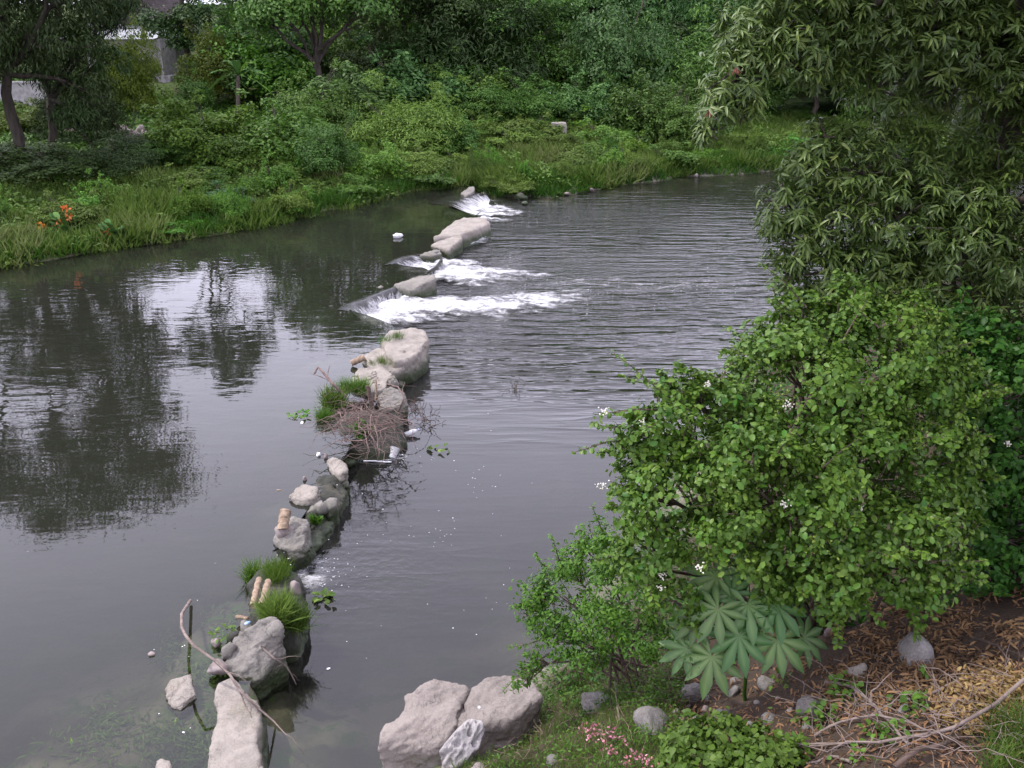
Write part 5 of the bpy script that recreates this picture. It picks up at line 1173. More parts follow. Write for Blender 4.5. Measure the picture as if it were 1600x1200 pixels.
for fx, fy, D in ((1360, 620, 7.9), (1165, 540, 8.4), (1455, 500, 8.5), (1140, 790, 6.9), (1280, 850, 6.7), (1220, 620, 7.5), (1430, 690, 7.6), (1130, 760, 7.0)):
    c = PD(fx, fy, D); k = 60; C = c+rngb.normal(size=(k, 3))*.055; tv = unit(rngb.normal(size=(k, 3)))
    link('bud_cluster', leaves_mesh('bud_cluster', C, frames(tv, unit(rngb.normal(size=(k, 3)))), np.full(k, .026), 'round', rngb.uniform(0, 1, k), sb), M['bud'], big)['kind'] = 'stuff'
shrub('small_leaved_bush', 'small-leaved bush overhanging the water left of the flowering shrub', PG(980, 1075),
  [(880, 930, 55, 8.7), (940, 975, 50, 8.3), (855, 965, 38, 8.8), (980, 920, 60, 8.1), (905, 880, 35, 8.7), (930, 840, 30, 8.7), (960, 870, 45, 8.4), (830, 950, 24, 8.8), (870, 1000, 35, 8.6), (920, 1020, 35, 8.4), (1000, 990, 45, 7.9), (830, 1035, 18, 8.5), (815, 1060, 16, 8.4)],
  9500, 'oval', .05, M['shrub_small'], 510, 0,
  [[(880, 900, 8.7), (872, 870, 8.7), (862, 836, 8.6)], [(850, 940, 8.8), (825, 925, 8.8), (815, 910, 8.7)], [(840, 950, 8.8), (815, 945, 8.8), (800, 948, 8.7)], [(870, 990, 8.6), (830, 1005, 8.5), (795, 1012, 8.5)], [(860, 890, 8.7), (845, 880, 8.7), (838, 865, 8.7)], [(950, 850, 8.6), (935, 815, 8.6), (925, 790, 8.6)],
   [(860, 1020, 8.6), (815, 1050, 8.4), (785, 1080, 8.2)], [(850, 1030, 8.6), (820, 1065, 8.4), (800, 1080, 8.3)]], stem_r=.018)
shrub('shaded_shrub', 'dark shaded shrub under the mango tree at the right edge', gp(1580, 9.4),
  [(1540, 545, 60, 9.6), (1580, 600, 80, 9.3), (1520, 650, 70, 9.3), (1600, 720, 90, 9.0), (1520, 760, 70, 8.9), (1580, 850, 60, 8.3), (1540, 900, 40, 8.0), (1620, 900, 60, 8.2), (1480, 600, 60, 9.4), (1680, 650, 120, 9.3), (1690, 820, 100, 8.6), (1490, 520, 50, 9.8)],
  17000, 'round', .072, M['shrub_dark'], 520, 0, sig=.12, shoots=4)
shrub('trailing_vine', 'bright green trailing vine sprawling at the bottom edge of the near bank', PG(1150, 1180),
  [(1085, 1165, 42, 6.0), (1140, 1160, 45, 5.95), (1190, 1175, 45, 5.85), (1060, 1190, 30, 5.9), (1230, 1195, 35, 5.75), (1110, 1200, 50, 5.75), (1180, 1210, 45, 5.6)],
  2600, 'heart', .055, M['vine'], 530, 0, [[(1080, 1140, 6.1), (1060, 1130, 6.1), (1045, 1150, 6.0)], [(1210, 1165, 5.9), (1240, 1160, 5.85), (1255, 1150, 5.8)]], stem_r=.01, nlow=-.2, cat='vine')

# castor plant: every lobed leaf a part
M['castor'] = leaf_mat('castor_leaf', (0.048, 0.098, 0.05), (0.075, 0.135, 0.065), (0.16, 0.225, 0.12), 0.38, 0.18, 0.5, hv=0.22)
def palmate(seed, lobes=9):
    r = np.random.default_rng(seed); V = [[0, 0, 0.03]]; F = []; rv = [0.8]
    span = 2*np.pi*0.88; a0 = -span/2
    for i in range(lobes):
        a = a0+span*(i+.5)/lobes; L = 1.0-0.32*abs(i-(lobes-1)/2)/((lobes-1)/2)+r.uniform(-.05, .05); h = span/lobes/2*.93
        c, s = np.cos, np.sin; n = len(V); dr = lambda q: -0.14*q*q
        ring = [(a-h*1.03, .36*L, .0), (a-h*.86, .66*L, .02), (a-h*.44, .87*L, .0), (a, 1.10*L, -.02), (a+h*.44, .87*L, .0), (a+h*.86, .66*L, .02), (a+h*1.03, .36*L, .0)]
        for aa, rr, dz in ring: V.append([rr*c(aa), rr*s(aa), dr(rr)+dz+.02]); rv.append(.35)
        V += [[.38*L*c(a), .38*L*s(a), dr(.38)-.035], [.72*L*c(a), .72*L*s(a), dr(.72)-.03]]; rv += [.95, .8]
        m1, m2 = n+7, n+8
        F += [(0, n, m1), (0, m1, n+6), (n, n+1, m1), (n+1, m2, m1), (n+1, n+2, m2), (n+2, n+3, m2), (n+3, n+4, m2), (n+4, n+5, m2), (n+5, m1, m2), (n+5, n+6, m1)]
    V = np.array(V, float); V[:, 2] += .03*fbm(V*3+seed, seed, 3)
    return mesh_np('leaf', V, np.array(F), False, {'rnd': np.array(rv)+0.1*r.uniform(-1, 1)})
PM = [palmate(s) for s in range(3)]
for m_e in PM: m_e.materials.append(M['castor'])
cb = PG(1168, 1092); castor = empty('castor_plant', cb, 'castor plant with big star-shaped leaves in front of the flowering shrub', 'plant')
mb = MB(); ctop = PD(1172, 985, cb[1]-.2); mb.tube(bend(cb-[0, 0, .15], ctop, 6, .03, 2), np.linspace(.022, .012, 6), 7); mb.build('stem', M['vine'], castor, cb)
for k, (px, py, rp, D, nx_, ny_, rz) in enumerate(((1120, 917, 44, .25, -.3, -.2, 2.6), (1172, 917, 44, .35, .1, -.1, 1.7), (1143, 943, 40, .1, -.2, -.5, 2.2), (1168, 962, 46, -.05, 0, -.65, -1.5), (1213, 962, 48, -.0, .35, -.55, -.9), (1232, 930, 40, .2, .5, -.2, .3), (1122, 968, 46, -.1, -.4, -.55, -2.2),
        (1154, 1010, 50, -.2, -.05, -.75, -1.5), (1214, 1015, 52, -.15, .35, -.65, -.9), (1112, 1042, 50, -.25, -.35, -.75, -1.9), (1074, 1030, 40, -.1, -.6, -.5, -2.8), (1256, 1012, 42, .05, .65, -.4, -.2), (1092, 985, 40, .05, -.6, -.3, 3.0), (1195, 895, 36, .4, .1, .1, 1.2))):
    p = PD(px, py-16, cb[1]+D*.7-.50); r = rp/PXM(p)
    N = unit(np.array([[nx_*.8, ny_-.3, 0.85]])); Dv = np.array([[math.cos(rz), math.sin(rz), 0]])
    Rm = frames(Dv, N)[0]; o = link('leaf', PM[k % 3], None, castor); A = np.eye(4); A[:3, :3] = Rm*r*1.2; A[:3, 3] = p-cb; o.matrix_basis = Matrix(A.tolist())
    mb = MB(); mb.tube(bend(ctop-[0, 0, .05+.25*rngb.uniform()], p, 6, .04, k, .12), np.linspace(.008, .005, 6), 5); mb.build('petiole', M['bud'], castor, cb)

# ================================================================== NEAR BANK: stones, litter, branches, weeds
def gstone(px, py, wpx, hpx, lab, mat='pebble', group=None, seed=0, sink=0.3, name='stone', sub=3, amp=.2):
    c = PG(px, py+hpx*0.3); w, h = .86*wpx/PXM(c), .86*hpx/PXM(c); sink = min(.45, sink+.13)
    return stone(name, c, (w, w*.8, max(h*1.15, w*.55)), M[mat], lab, group, seed, sink, name, None, seed*1.7, amp, sub)
for k, (px, py, w, h, lab, mt) in enumerate((
  (1020, 1118, 85, 62, 'large smooth grey rock half buried left of the castor plant', 'pebble'),
  (1082, 1075, 52, 42, 'rounded grey stone beneath the lowest castor leaf', 'pebble'),
  (1128, 1112, 36, 48, 'upright brownish stone at the foot of the castor stem', 'pebble'),
  (1146, 1078, 30, 36, 'grey stone right behind the castor stem', 'pebble'),
  (1202, 1066, 44, 34, 'grey stone under the right-hand castor leaves', 'pebble'),
  (1265, 1096, 64, 42, 'flat grey rock right of the castor plant', 'pebble'),
  (1342, 1042, 42, 42, 'pale square-edged stone lying in the brown leaf litter', 'rock'),
  (1430, 1004, 92, 76, 'big dark rock under the edge of the flowering shrub', 'pebble'),
  (1297, 984, 26, 22, 'small pinkish stone just under the shrub leaves', 'rubble'),
  (1535, 1026, 20, 14, 'small pale stone among twigs at the right', 'rubble'),
  (1412, 1104, 30, 26, 'grey stone among green weeds below the long branch', 'pebble'),
  (1200, 1118, 40, 22, 'low grey stone between the castor plant and the vine', 'pebble'),
  (1265, 1135, 44, 20, 'flat grey stone near the branch ends', 'pebble'),
  (865, 1184, 34, 32, 'single grey stone in the grass at the bottom edge', 'pebble'),
  (748, 1198, 44, 26, 'whitish stone at the bottom edge below the pitted rock', 'rubble'),
  (776, 1146, 42, 40, 'pinkish stone right of the white pitted rock', 'rubble'),
  (806, 1130, 44, 30, 'whitish rough stone beside the pinkish stone', 'coral'),
  (832, 1128, 34, 26, 'small whitish stone at the edge of the grass', 'coral'),
  (806, 1152, 26, 20, 'little rough stone in the grass near the boulders', 'coral'),
  (930, 1090, 60, 50, 'shaded grey rock behind the fine weeds', 'pebble'),
  (1552, 1070, 26, 16, 'grey stone in the yellow dry leaves', 'rubble'),
  (1150, 1062, 26, 22, 'small stone behind the castor plant', 'pebble'))):
    gstone(px, py, w, h, lab, mt, None, 600+k, 0.3, 'rock' if w > 55 else 'stone')
for k, (px, py, w) in enumerate(((1068, 1092, 20), (1078, 1104, 16), (1102, 1108, 24), (1088, 1120, 20), (1066, 1122, 16), (1056, 1110, 18), (1106, 1090, 18), (1068, 1136, 20), (1050, 1130, 16), (1094, 1134, 14), (1184, 1096, 16), (1234, 1108, 18), (1172, 1130, 18), (1216, 1090, 14))):
    gstone(px, py, w, w*.8, 'small pale stone of the loose heap around the castor plant', 'rubble' if k % 3 else 'pebble', 'loose stones round the castor plant', 640+k, .25, 'stone', 2)

def stick(name, pts, r0, r1, lab, mat='twig', lift=0.03, twigs=0, seed=0, world=False, cat='branch'):
    """branch along ground pixels (px,py,lift above the ground)"""
    P = []
    for v in pts:
        if world: P.append(np.array(v)); continue
        q = PG(v[0], v[1]); l = v[2] if len(v) > 2 else lift
        d = ray(v[0], v[1]); q = q-d*(l/max(-d[2], .2)); P.append(q)
    P, _ = resample(P, 14); r = np.random.default_rng(seed); P = P+r.normal(size=P.shape)*min(r0*.25, .004)
    mb = MB(); mb.tube(P, np.linspace(r0, r1, 14), 7); base = P[0]
    o = mb.build(name, M[mat], None, base); tag(o, lab, cat)
    for k in range(twigs):
        i = int(r.integers(4, 13)); e = P[i]+r.normal(size=3)*[.25, .2, .12]+(P[i]-P[i-3])*.8
        m2 = MB(); m2.tube(bend(P[i], e, 5, .12, int(r.integers(1e6))), np.linspace(r1*.8, .002, 5), 5); m2.build('twig', M[mat], o, base)
    return o
stick('branch', [(1600, 1062, .1), (1560, 1098, .12), (1480, 1142, .12), (1390, 1158, .1), (1290, 1162, .06), (1200, 1168, .03)], .016, .009, 'long thin branch sweeping across the bottom right corner', 'twig', .05, 6, 1)
stick('branch', [(1290, 1066, .08), (1330, 1072, .12), (1370, 1106, .12), (1400, 1140, .10), (1420, 1165, .06)], .016, .010, 'grey branch crossing down towards the bottom edge', 'twig', .05, 4, 2)
stick('branch', [(1270, 1150, .03), (1310, 1128, .1), (1365, 1117, .14), (1420, 1128, .12), (1460, 1146, .06)], .013, .008, 'arched grey branch over the green weeds', 'twig', .05, 4, 3)
stick('branch', [(1385, 1096, .03), (1440, 1090, .05), (1490, 1066, .07), (1518, 1038, .06)], .014, .006, 'slender branch with a forked tip above the yellow leaves', 'twig', .05, 3, 4)
stick('branch', [(1398, 1198, .06), (1430, 1172, .08), (1470, 1164, .08), (1498, 1150, .05)], .022, .013, 'broken branch end at the bottom edge', 'twig_dark', .06, 5, 5)
stick('branch', [(1275, 998, .05), (1320, 1010, .08), (1380, 1028, .08), (1412, 1042, .03)], .010, .005, 'thin straight stick in the litter beside the pale square stone', 'twig_dark', .04, 2, 6)
stick('branch', [(1455, 1112, .05), (1490, 1112, .09), (1512, 1132, .05)], .014, .009, 'short curved branch on the yellow leaves', 'twig', .05, 2, 7)
stick('branch', [(1520, 995, .05), (1560, 1010, .1), (1582, 1040, .08), (1585, 1058, .03)], .011, .006, 'curved grey twig near the right edge', 'twig_dark', .05, 5, 8)
stick('branch', [(1330, 1190, .04), (1300, 1182, .06), (1260, 1194, .04)], .014, .009, 'pale forked stick by the vine', 'twig', .05, 3, 9)
stick('branch', [(960, 1060, .3), (966, 1110, .1), (972, 1160, .03)], .011, .010, 'upright pale stalk in the fine weeds', 'twig', .05, 0, 10)
stick('branch', [(700, 1150, .02), (690, 1125, .05), (675, 1108, .03)], .006, .003, 'thin twig lying on the largest boulder', 'twig_dark', .85, 3, 11)
stick('branch', [(775, 1150, .02), (772, 1120, .1), (786, 1108, .1)], .008, .005, 'bent pale twig against the boulder', 'twig', .3, 0, 12)
stick('branch', [(700, 1196, .05), (740, 1180, .06), (800, 1168, .04)], .007, .004, 'pale twig in the grass below the boulders', 'twig', .05, 0, 13)
stick('branch', [(1480, 1010, .03), (1510, 1030, .05), (1540, 1040, .04)], .007, .004, 'short dark twig between the big dark rock and the right edge', 'twig_dark', .05, 2, 14)
# tangled dry stems
def tangle(name, label, px0, px1, py0, py1, n, mat, seed, L=(.15, .5), r=(.002, .005), up=.25):
    g_ = np.random.default_rng(seed); mb = MB()
    for _ in range(n):
        p = PGN([g_.uniform(px0, px1)], [g_.uniform(py0, py1)])[0]+[0, 0, g_.uniform(.0, .12)]; a = g_.uniform(0, 6.28); l = g_.uniform(*L)
        mb.tube(bend(p, p+np.array([math.cos(a)*l, math.sin(a)*l, g_.uniform(-.1, up)*l]), 5, .14, int(g_.integers(1e6))), np.linspace(g_.uniform(*r), .0015, 5), 4, False)
    return tag(mb.build(name, mat), label, None, None, 'stuff')
tangle('dry_twigs', 'tangle of dry grey twigs on the near bank', 1250, 1600, 1060, 1200, 190, M['twig'], 31)
tangle('dry_twigs', 'reddish dry stems between the small bush and the castor plant', 950, 1080, 960, 1110, 260, M['twig_dark'], 32, up=.8)
tangle('dry_twigs', 'straw-coloured stems among the grass by the boulders', 720, 1000, 1110, 1200, 120, M['pale_wood'], 33, (.1, .3), (.0015, .003), .5)

# leaf litter
def litter(name, label, px0, px1, py0, py1, n, mat, seed, s=(.06, .13), kind='mango', cut=None, up=.4):
    g_ = np.random.default_rng(seed); P = []
    for _ in range(n):
        px, py = g_.uniform(px0, px1), g_.uniform(py0, py1)
        if cut and not cut(px, py, g_): continue
        P.append((px, py))
    # ground points by bilinear look-up of the sight lines
    P = np.array(P); T = PGN(P[:, 0], P[:, 1]); T[:, 2] = terrain(T[:, 0], T[:, 1])+g_.uniform(.0, .05, len(T))
    N = unit(np.c_[g_.normal(size=(len(T), 2))*up, np.ones(len(T))]-np.array([.35, 0, 0])); D = g_.normal(size=(len(T), 3)); D[:, 2] *= .3
    o = link(name, leaves_mesh(name, T, frames(D, N), g_.uniform(*s, len(T)), kind, g_.uniform(0, 1, len(T))), mat); return tag(o, label, None, None, 'stuff')
M['dry'] = leaf_mat('dead_leaf', (0.065, 0.036, 0.021), (0.14, 0.076, 0.040), (0.25, 0.14, 0.072), 0.7, 0.1)
M['dry_yellow'] = leaf_mat('dry_yellow_leaf', (0.15, 0.093, 0.036), (0.27, 0.175, 0.07), (0.38, 0.265, 0.12), 0.7, 0.15)
litter('dead_leaves', 'brown dead mango leaves littering the ground under the shrub', 1250, 1620, 920, 1110, 6000, M['dry'], 41, (.05, .11), 'mango', lambda x, y, g: math.sin(x*.061+y*.05)+math.sin(y*.11-x*.02)+math.sin(x*.023) > g.uniform(-2.2, 1.0))
litter('dead_leaves', 'sparser brown leaves round the stones and sticks', 1040, 1620, 1040, 1200, 2600, M['dry'], 42, (.035, .09), 'mango')
litter('dry_leaves', 'heap of yellow dry leaves near the bottom right corner', 1445, 1620, 1045, 1170, 6500, M['dry_yellow'], 43, (.03, .065), 'oval', lambda x, y, g: ((x-1560)/105)**2+((y-1100)/50)**2 < g.uniform(.5, 1.3), .8)
# grass and fine weeds of the near bank
def near_grass(name, label, n, px0, px1, py0, py1, mat, seed, h=(.08, .25), kind='fineblade', cut=None, lean=.5):
    g_ = np.random.default_rng(seed); P = [(g_.uniform(px0, px1), g_.uniform(py0, py1)) for _ in range(n)]
    if cut: P = [p for p in P if cut(p[0], p[1], g_)]
    P = np.array(P); T = PGN(P[:, 0], P[:, 1]); ok = T[:, 2] > .12; T = T[ok]; T[:, 2] -= .01
    if 'blade' not in kind: T[:, 2] += g_.uniform(0, .16, len(T))
    D = np.c_[g_.normal(size=(len(T), 2))*lean, np.ones(len(T))]; N = unit(np.c_[g_.normal(size=(len(T), 2)), g_.uniform(0, .7, len(T))])
    if 'blade' not in kind: N = unit(np.c_[g_.normal(size=(len(T), 2))*.6, np.ones(len(T))]); D = g_.normal(size=(len(T), 3))
    q = np.clip(.5+.35*fbm(T*1.7, seed, 3)+g_.normal(0, .18, len(T)), 0, .97)
    return tag(link(name, leaves_mesh(name, T, frames(D, N), g_.uniform(*h, len(T)), kind, q), mat), label, None, None, 'stuff')
M['grass_near'] = leaf_mat('near_grass', (0.05, 0.085, 0.018), (0.085, 0.135, 0.028), (0.16, 0.19, 0.06), 0.55, 0.3, hv=0)
M['weed_fine'] = leaf_mat('fine_weed', (0.045, 0.09, 0.018), (0.075, 0.14, 0.026), (0.12, 0.19, 0.04), 0.5, 0.3, hv=0)
near_grass('grass', 'fine grass on the slope beside the boulders', 12000, 690, 1060, 1060, 1215, M['grass_near'], 51, (.06, .2), 'fineblade', lambda x, y, g: y > 1030+(1000-x)*.30+g.uniform(-8, 8))
near_grass('weeds', 'fine-leaved weeds on the slope beside the boulders', 5200, 760, 1080, 1040, 1215, M['weed_fine'], 52, (.02, .05), 'oval', lambda x, y, g: y > 1058+(1000-x)*.33 and math.sin(x*.071+y*.05)+math.sin(y*.13-x*.03) > g.uniform(-1.8, .8))
near_grass('weeds', 'tangled green weeds below the small bush', 5200, 815, 1070, 960, 1110, M['weed_fine'], 53, (.025, .06), 'oval')
near_grass('weeds', 'patches of green weeds among the sticks', 1500, 1200, 1450, 1060, 1200, M['vine'], 54, (.03, .07), 'heart', lambda x, y, g: math.sin(x*.05+y*.045)+math.sin(y*.11-x*.024+2) > g.uniform(.1, 1.4))
near_grass('grass', 'tuft of green grass in the bottom right corner', 1500, 1540, 1640, 1120, 1215, M['grass_near'], 55, (.1, .28))
g_ = np.random.default_rng(58); x = g_.uniform(0.5, 16, 90000); y = g_.uniform(7.5, 34, 90000)
sd_ = poly_dist(x, y, NEAR_LINE); k_ = inside(x, y, NEAR_POLY) & (sd_ > .1) & (sd_ < 6.5) & (y > 8.4-.35*(x-3)); x, y = x[k_], y[k_]
z = terrain(x, y)+g_.uniform(0, .35, len(x))
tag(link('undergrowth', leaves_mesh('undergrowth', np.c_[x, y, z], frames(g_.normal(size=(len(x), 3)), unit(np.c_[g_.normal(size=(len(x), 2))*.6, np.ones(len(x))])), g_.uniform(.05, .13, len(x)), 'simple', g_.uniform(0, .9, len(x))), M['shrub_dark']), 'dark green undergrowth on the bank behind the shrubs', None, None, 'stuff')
# pink-flowered plant
fpb = PG(950, 1175); fp = empty('flowering_plant', fpb, 'low plant with pink flower spikes at the bottom edge', 'flowering plant')
M['pink'] = leaf_mat('pink_petal', (0.42, 0.12, 0.17), (0.52, 0.20, 0.25), (0.6, 0.32, 0.36), 0.6, 0.2)
g_ = np.random.default_rng(61); mb = MB()
for px, py in ((908, 1140), (922, 1134), (932, 1142), (948, 1146), (958, 1152), (938, 1160), (970, 1160), (988, 1182), (1000, 1188), (1010, 1192), (950, 1175), (918, 1152), (975, 1195), (1068, 1165)):
    r0 = PG(px+3, py+22); p = r0+[0, 0, .17]; mb.tube(bend(r0, p, 4, .08, px), .004, 4); k = 16; T = p+g_.normal(size=(k, 3))*[.022, .022, .03]
    link('flower', leaves_mesh('flower', T, frames(g_.normal(size=(k, 3)), unit(g_.normal(size=(k, 3)))), np.full(k, .028), 'round', g_.uniform(0, 1, k), fpb), M['pink'], fp)['kind'] = 'stuff'
mb.build('stem', M['twig_dark'], fp, fpb)

# ================================================================== things on and around the broken weir
def tuft(name, label, px, py, z, wpx, hpx, n, mat, seed, kind='fineblade', cat='grass tuft', droop=.3):
    n = int(n*1.7) if kind == 'fineblade' else n; g_ = np.random.default_rng(seed); c = PZ(px, py, z); w = wpx/PXM(c)/2; h = hpx/PXM(c)/math.cos(rad(30))
    k_ = np.array([c[:2]+g_.normal(size=2)*w*.38 for _ in range(9)])[g_.integers(0, 9, n)]-c[:2]
    T = c+np.c_[k_+g_.normal(size=(n, 2))*w*.2, g_.uniform(-.06, .03, n)]
    D = np.c_[(T[:, :2]-c[:2])/w*.5+g_.normal(size=(n, 2))*.28, np.ones(n)]; N = unit(np.c_[g_.normal(size=(n, 2)), g_.uniform(0, .6, n)])
    o = link(name, leaves_mesh(name, T, frames(D, N), h*g_.uniform(.3, 1.25, n), kind, np.clip(g_.normal(.5, .2, n), 0, .97), c), mat); o.location = tuple(c); return tag(o, label, cat)
M['tuft'] = leaf_mat('tuft_grass', (0.05, 0.11, 0.02), (0.09, 0.165, 0.032), (0.15, 0.22, 0.05), 0.5, 0.3, hv=0.1)
tuft('grass_tuft', 'broad grass tuft at the gap on the grassy rock', 432, 898, .62, 66, 22, 800, M['tuft'], 71)
tuft('grass_tuft', 'bright fine grass tuft on the shoulder of the grassy rock', 434, 962, .62, 46, 36, 800, M['weed'], 72)
tuft('grass_tuft', 'brownish grass hanging down the right side of the grassy rock', 458, 975, .42, 40, 34, 900, M['weed'], 73)
tuft('grass_tuft', 'thin reeds in the water left of the grassy rock', 396, 905, .36, 26, 30, 300, M['tuft'], 74)
tuft('grass_tuft', 'small grass tuft on the far edge of the largest pale block', 620, 526, .80, 22, 9, 240, M['weed'], 75)
tuft('grass_tuft', 'small green weed between the pale blocks', 600, 540, .58, 18, 14, 300, M['creeper'], 76)
tuft('grass_tuft', 'pale green grass tuft on the low pale block', 594, 566, .62, 32, 10, 320, M['weed'], 77)
tuft('grass_tuft', 'reedy grass in the shallows left of the brush pile', 516, 634, .37, 36, 30, 420, M['weed'], 78)
tuft('grass_tuft', 'yellowish grass behind the brush pile stakes', 556, 612, .5, 44, 22, 700, M['weed'], 79)
tuft('grass_tuft', 'short green grass at the left foot of the brush pile', 506, 655, .36, 26, 18, 350, M['creeper'], 80)
tuft('leafy_sprig', 'little bright sprig growing on the front of the brush pile', 562, 680, .4, 22, 18, 90, M['creeper'], 81, 'round', 'weed')
tuft('leafy_sprig', 'little green sprig on the wet rock below the broken grey rock', 491, 815, .25, 16, 12, 80, M['creeper'], 82, 'oval', 'weed')
# brush pile of dead branches
bpb = PZ(575, 660, .4); bpile = empty('brush_pile', bpb, 'pile of dry reddish branches caught on the weir', 'brush pile')
g_ = np.random.default_rng(90)
M['brush'] = plain_mat('dry_brush', (0.20, 0.14, 0.125), (0.12, 0.082, 0.072), .85, 9, .3)
for k in range(30):
    a = PZ(g_.normal(572, 18), g_.normal(650, 13), g_.uniform(.55, .95)); ang = g_.uniform(0, 6.28) if k % 3 else g_.uniform(-1.4, -.2); l = g_.uniform(.5, 1.35)
    e = a+np.array([math.cos(ang)*l, math.sin(ang)*l*1.2, g_.uniform(-.45, .15)*l]); e[2] = max(e[2], .12)
    m2 = MB(); m2.tube(bend(a, e, 7, .13, int(g_.integers(1e6)), .05), np.linspace(g_.uniform(.008, .016), .003, 7), 5); m2.build('branch', M['brush'], bpile, bpb)
m2 = MB()
for k in range(260):
    a = PZ(g_.normal(575, 26), g_.normal(655, 20), g_.uniform(.4, .9)); ang = g_.uniform(0, 6.28); l = g_.uniform(.25, .8)
    e = a+np.array([math.cos(ang)*l, math.sin(ang)*l, g_.uniform(-.5, .25)*l]); e[2] = max(e[2], .08)
    m2.tube(bend(a, e, 5, .16, int(g_.integers(1e6))), np.linspace(.005, .002, 5), 4, False)
m2.build('twigs', M['brush'], bpile, bpb)['kind'] = 'stuff'
def wstick(name, pts, r0, r1, lab, mat='twig', cat='branch', seed=0, twigs=0):
    P = [PZ(*v) for v in pts]; return stick(name, P, r0, r1, lab, mat, 0, twigs, seed, True, cat)
wstick('stake', [(583, 640, .45), (574, 602, .95)], .05, .042, 'short dark stake standing in the brush pile', 'twig_dark', 'stake', 1)
wstick('stake', [(588, 622, .5), (588, 604, .75), (587, 592, .9)], .024, .02, 'thin pale stake behind the dark stake', 'pale_wood', 'stake', 2)
wstick('branch', [(540, 620, .55), (520, 600, .85), (497, 573, 1.1), (492, 584, 1.0)], .035, .02, 'bent branch poking up left of the brush pile', 'brush', 'branch', 3, 2)
wstick('branch', [(622, 642, .5), (632, 622, .8), (622, 604, .9), (604, 600, .8)], .016, .01, 'looping twig at the right of the brush pile', 'brush', 'branch', 4, 2)
wstick('log', [(549, 568, .42), (570, 558, .58)], .07, .08, 'short pale log lying across the left end of the low pale block', 'pale_wood', 'log', 5)
wstick('log', [(441, 826, .62), (447, 798, .78)], .085, .09, 'short upright orange log leaning on the broken grey rock', 'pale_wood', 'log', 6)
wstick('log', [(395, 947, .72), (405, 905, .72)], .045, .045, 'pale split log on the grassy rock, left of the pair', 'pale_wood', 'log', 7)
wstick('log', [(410, 945, .74), (419, 908, .76)], .055, .045, 'pale split log on the grassy rock, right of the pair', 'pale_wood', 'log', 8)
wstick('stick', [(370, 964, .44), (388, 966, .52)], .03, .02, 'stub of driftwood beside the grassy rock', 'pale_wood', 'stick', 9)
wstick('branch', [(298, 938, .40), (284, 958, .72), (284, 985, .95), (302, 1008, .98), (332, 1028, .85), (352, 1046, .72), (378, 1082, .66), (404, 1108, .5), (430, 1128, .04)], .022, .014, 'long bent branch arching from the water over the tilted block', 'twig', 'branch', 10, 3)
wstick('branch', [(408, 1010, .6), (430, 1030, .5), (448, 1040, .3), (463, 1070, .03)], .012, .007, 'thin branch dangling from the tilted block into the lower pool', 'twig', 'branch', 11, 4)
wstick('stick', [(446, 878, .04), (470, 860, .16), (486, 848, .2)], .01, .007, 'thin pale stick below the broken grey rock', 'twig', 'stick', 12, 1)
wstick('stick', [(442, 848, .3), (446, 858, .22)], .03, .025, 'short orange stick end under the broken grey rock', 'pale_wood', 'stick', 13)
for k, (px, py, z, w, h, lab, mt) in enumerate(((340, 1040, .5, 36, 26, 'reddish broken stone at the end of the tilted block', 'rubble'), (358, 1014, .55, 34, 30, 'brownish round stone beside the tilted block', 'rock_grey'), (338, 1003, .4, 20, 16, 'small reddish brown stone in the water by the leafy patch', 'rubble'), (365, 995, .5, 22, 16, 'dark pebble next to the leafy patch', 'wet'),
     (384, 978, .55, 24, 18, 'pale stone at the head of the tilted block', 'rock_grey'), (442, 829, .55, 34, 20, 'flat broken slab piece under the short upright log', 'rubble'), (462, 918, .6, 24, 26, 'brownish stone in the grass of the grassy rock', 'rubble'), (509, 712, .4, 8, 8, 'little reddish stone by the white ball', 'rubble'), (476, 748, .37, 9, 9, 'little orange-brown stone behind the flat pale rock', 'rubble'),
     (500, 790, .4, 26, 24, 'dark broken stone between the flat rock and the wet ledge', 'rock_grey'), (487, 800, .3, 26, 22, 'grey broken stone above the green sprig', 'rock_grey'), (612, 596, .45, 30, 22, 'cracked stone at the right end of the flat twiggy block', 'rock_grey'), (625, 552, .6, 22, 16, 'pale stone wedged beside the low pale block', 'rock'), (595, 448, .36, 12, 8, 'pale stone awash at the sill by the brown slab', 'rock'))):
    c = PZ(px, py, z); wm, hm = w/PXM(c), h/PXM(c); stone('stone', c-np.array([0, 0, hm*.55]), (wm, wm*.85, hm*1.25), M[mt], lab, None, 700+k, .15, 'stone', None, k*1.3, .15)
for k in range(46):                     # small dark rubble closing the broken line of the weir
    t_ = g_.uniform(); px, py = ((440+(545-440)*t_, 868-(868-690)*t_) if k < 26 else (590+50*t_, 640-110*t_)); px += g_.normal(0, 9)+6; c = PZ(px, py+g_.normal(0, 5), .12); s_ = g_.uniform(.16, .42)
    stone('stone', c-np.array([0, 0, .1]), (s_, s_*.8, s_*.75), M['wet'] if k % 3 else M['rock_grey'], 'dark wet stone among the rubble of the broken weir', 'dark wet stones along the broken weir', 860+k, .3, 'stone', None, k*.9, .2, 2)
for k in range(26):                     # crumbled bits on the pale blocks
    px, py = g_.normal(582, 18), g_.normal(592, 8); c = PZ(px, py, .57); s_ = g_.uniform(.05, .12); stone('stone_chip', c, (s_, s_*.8, s_*.6), M['rock'], 'small pale chip on the flat twiggy block', 'chips on the flat twiggy block', 740+k, .2, 'stone chip', None, k, .15, 1)
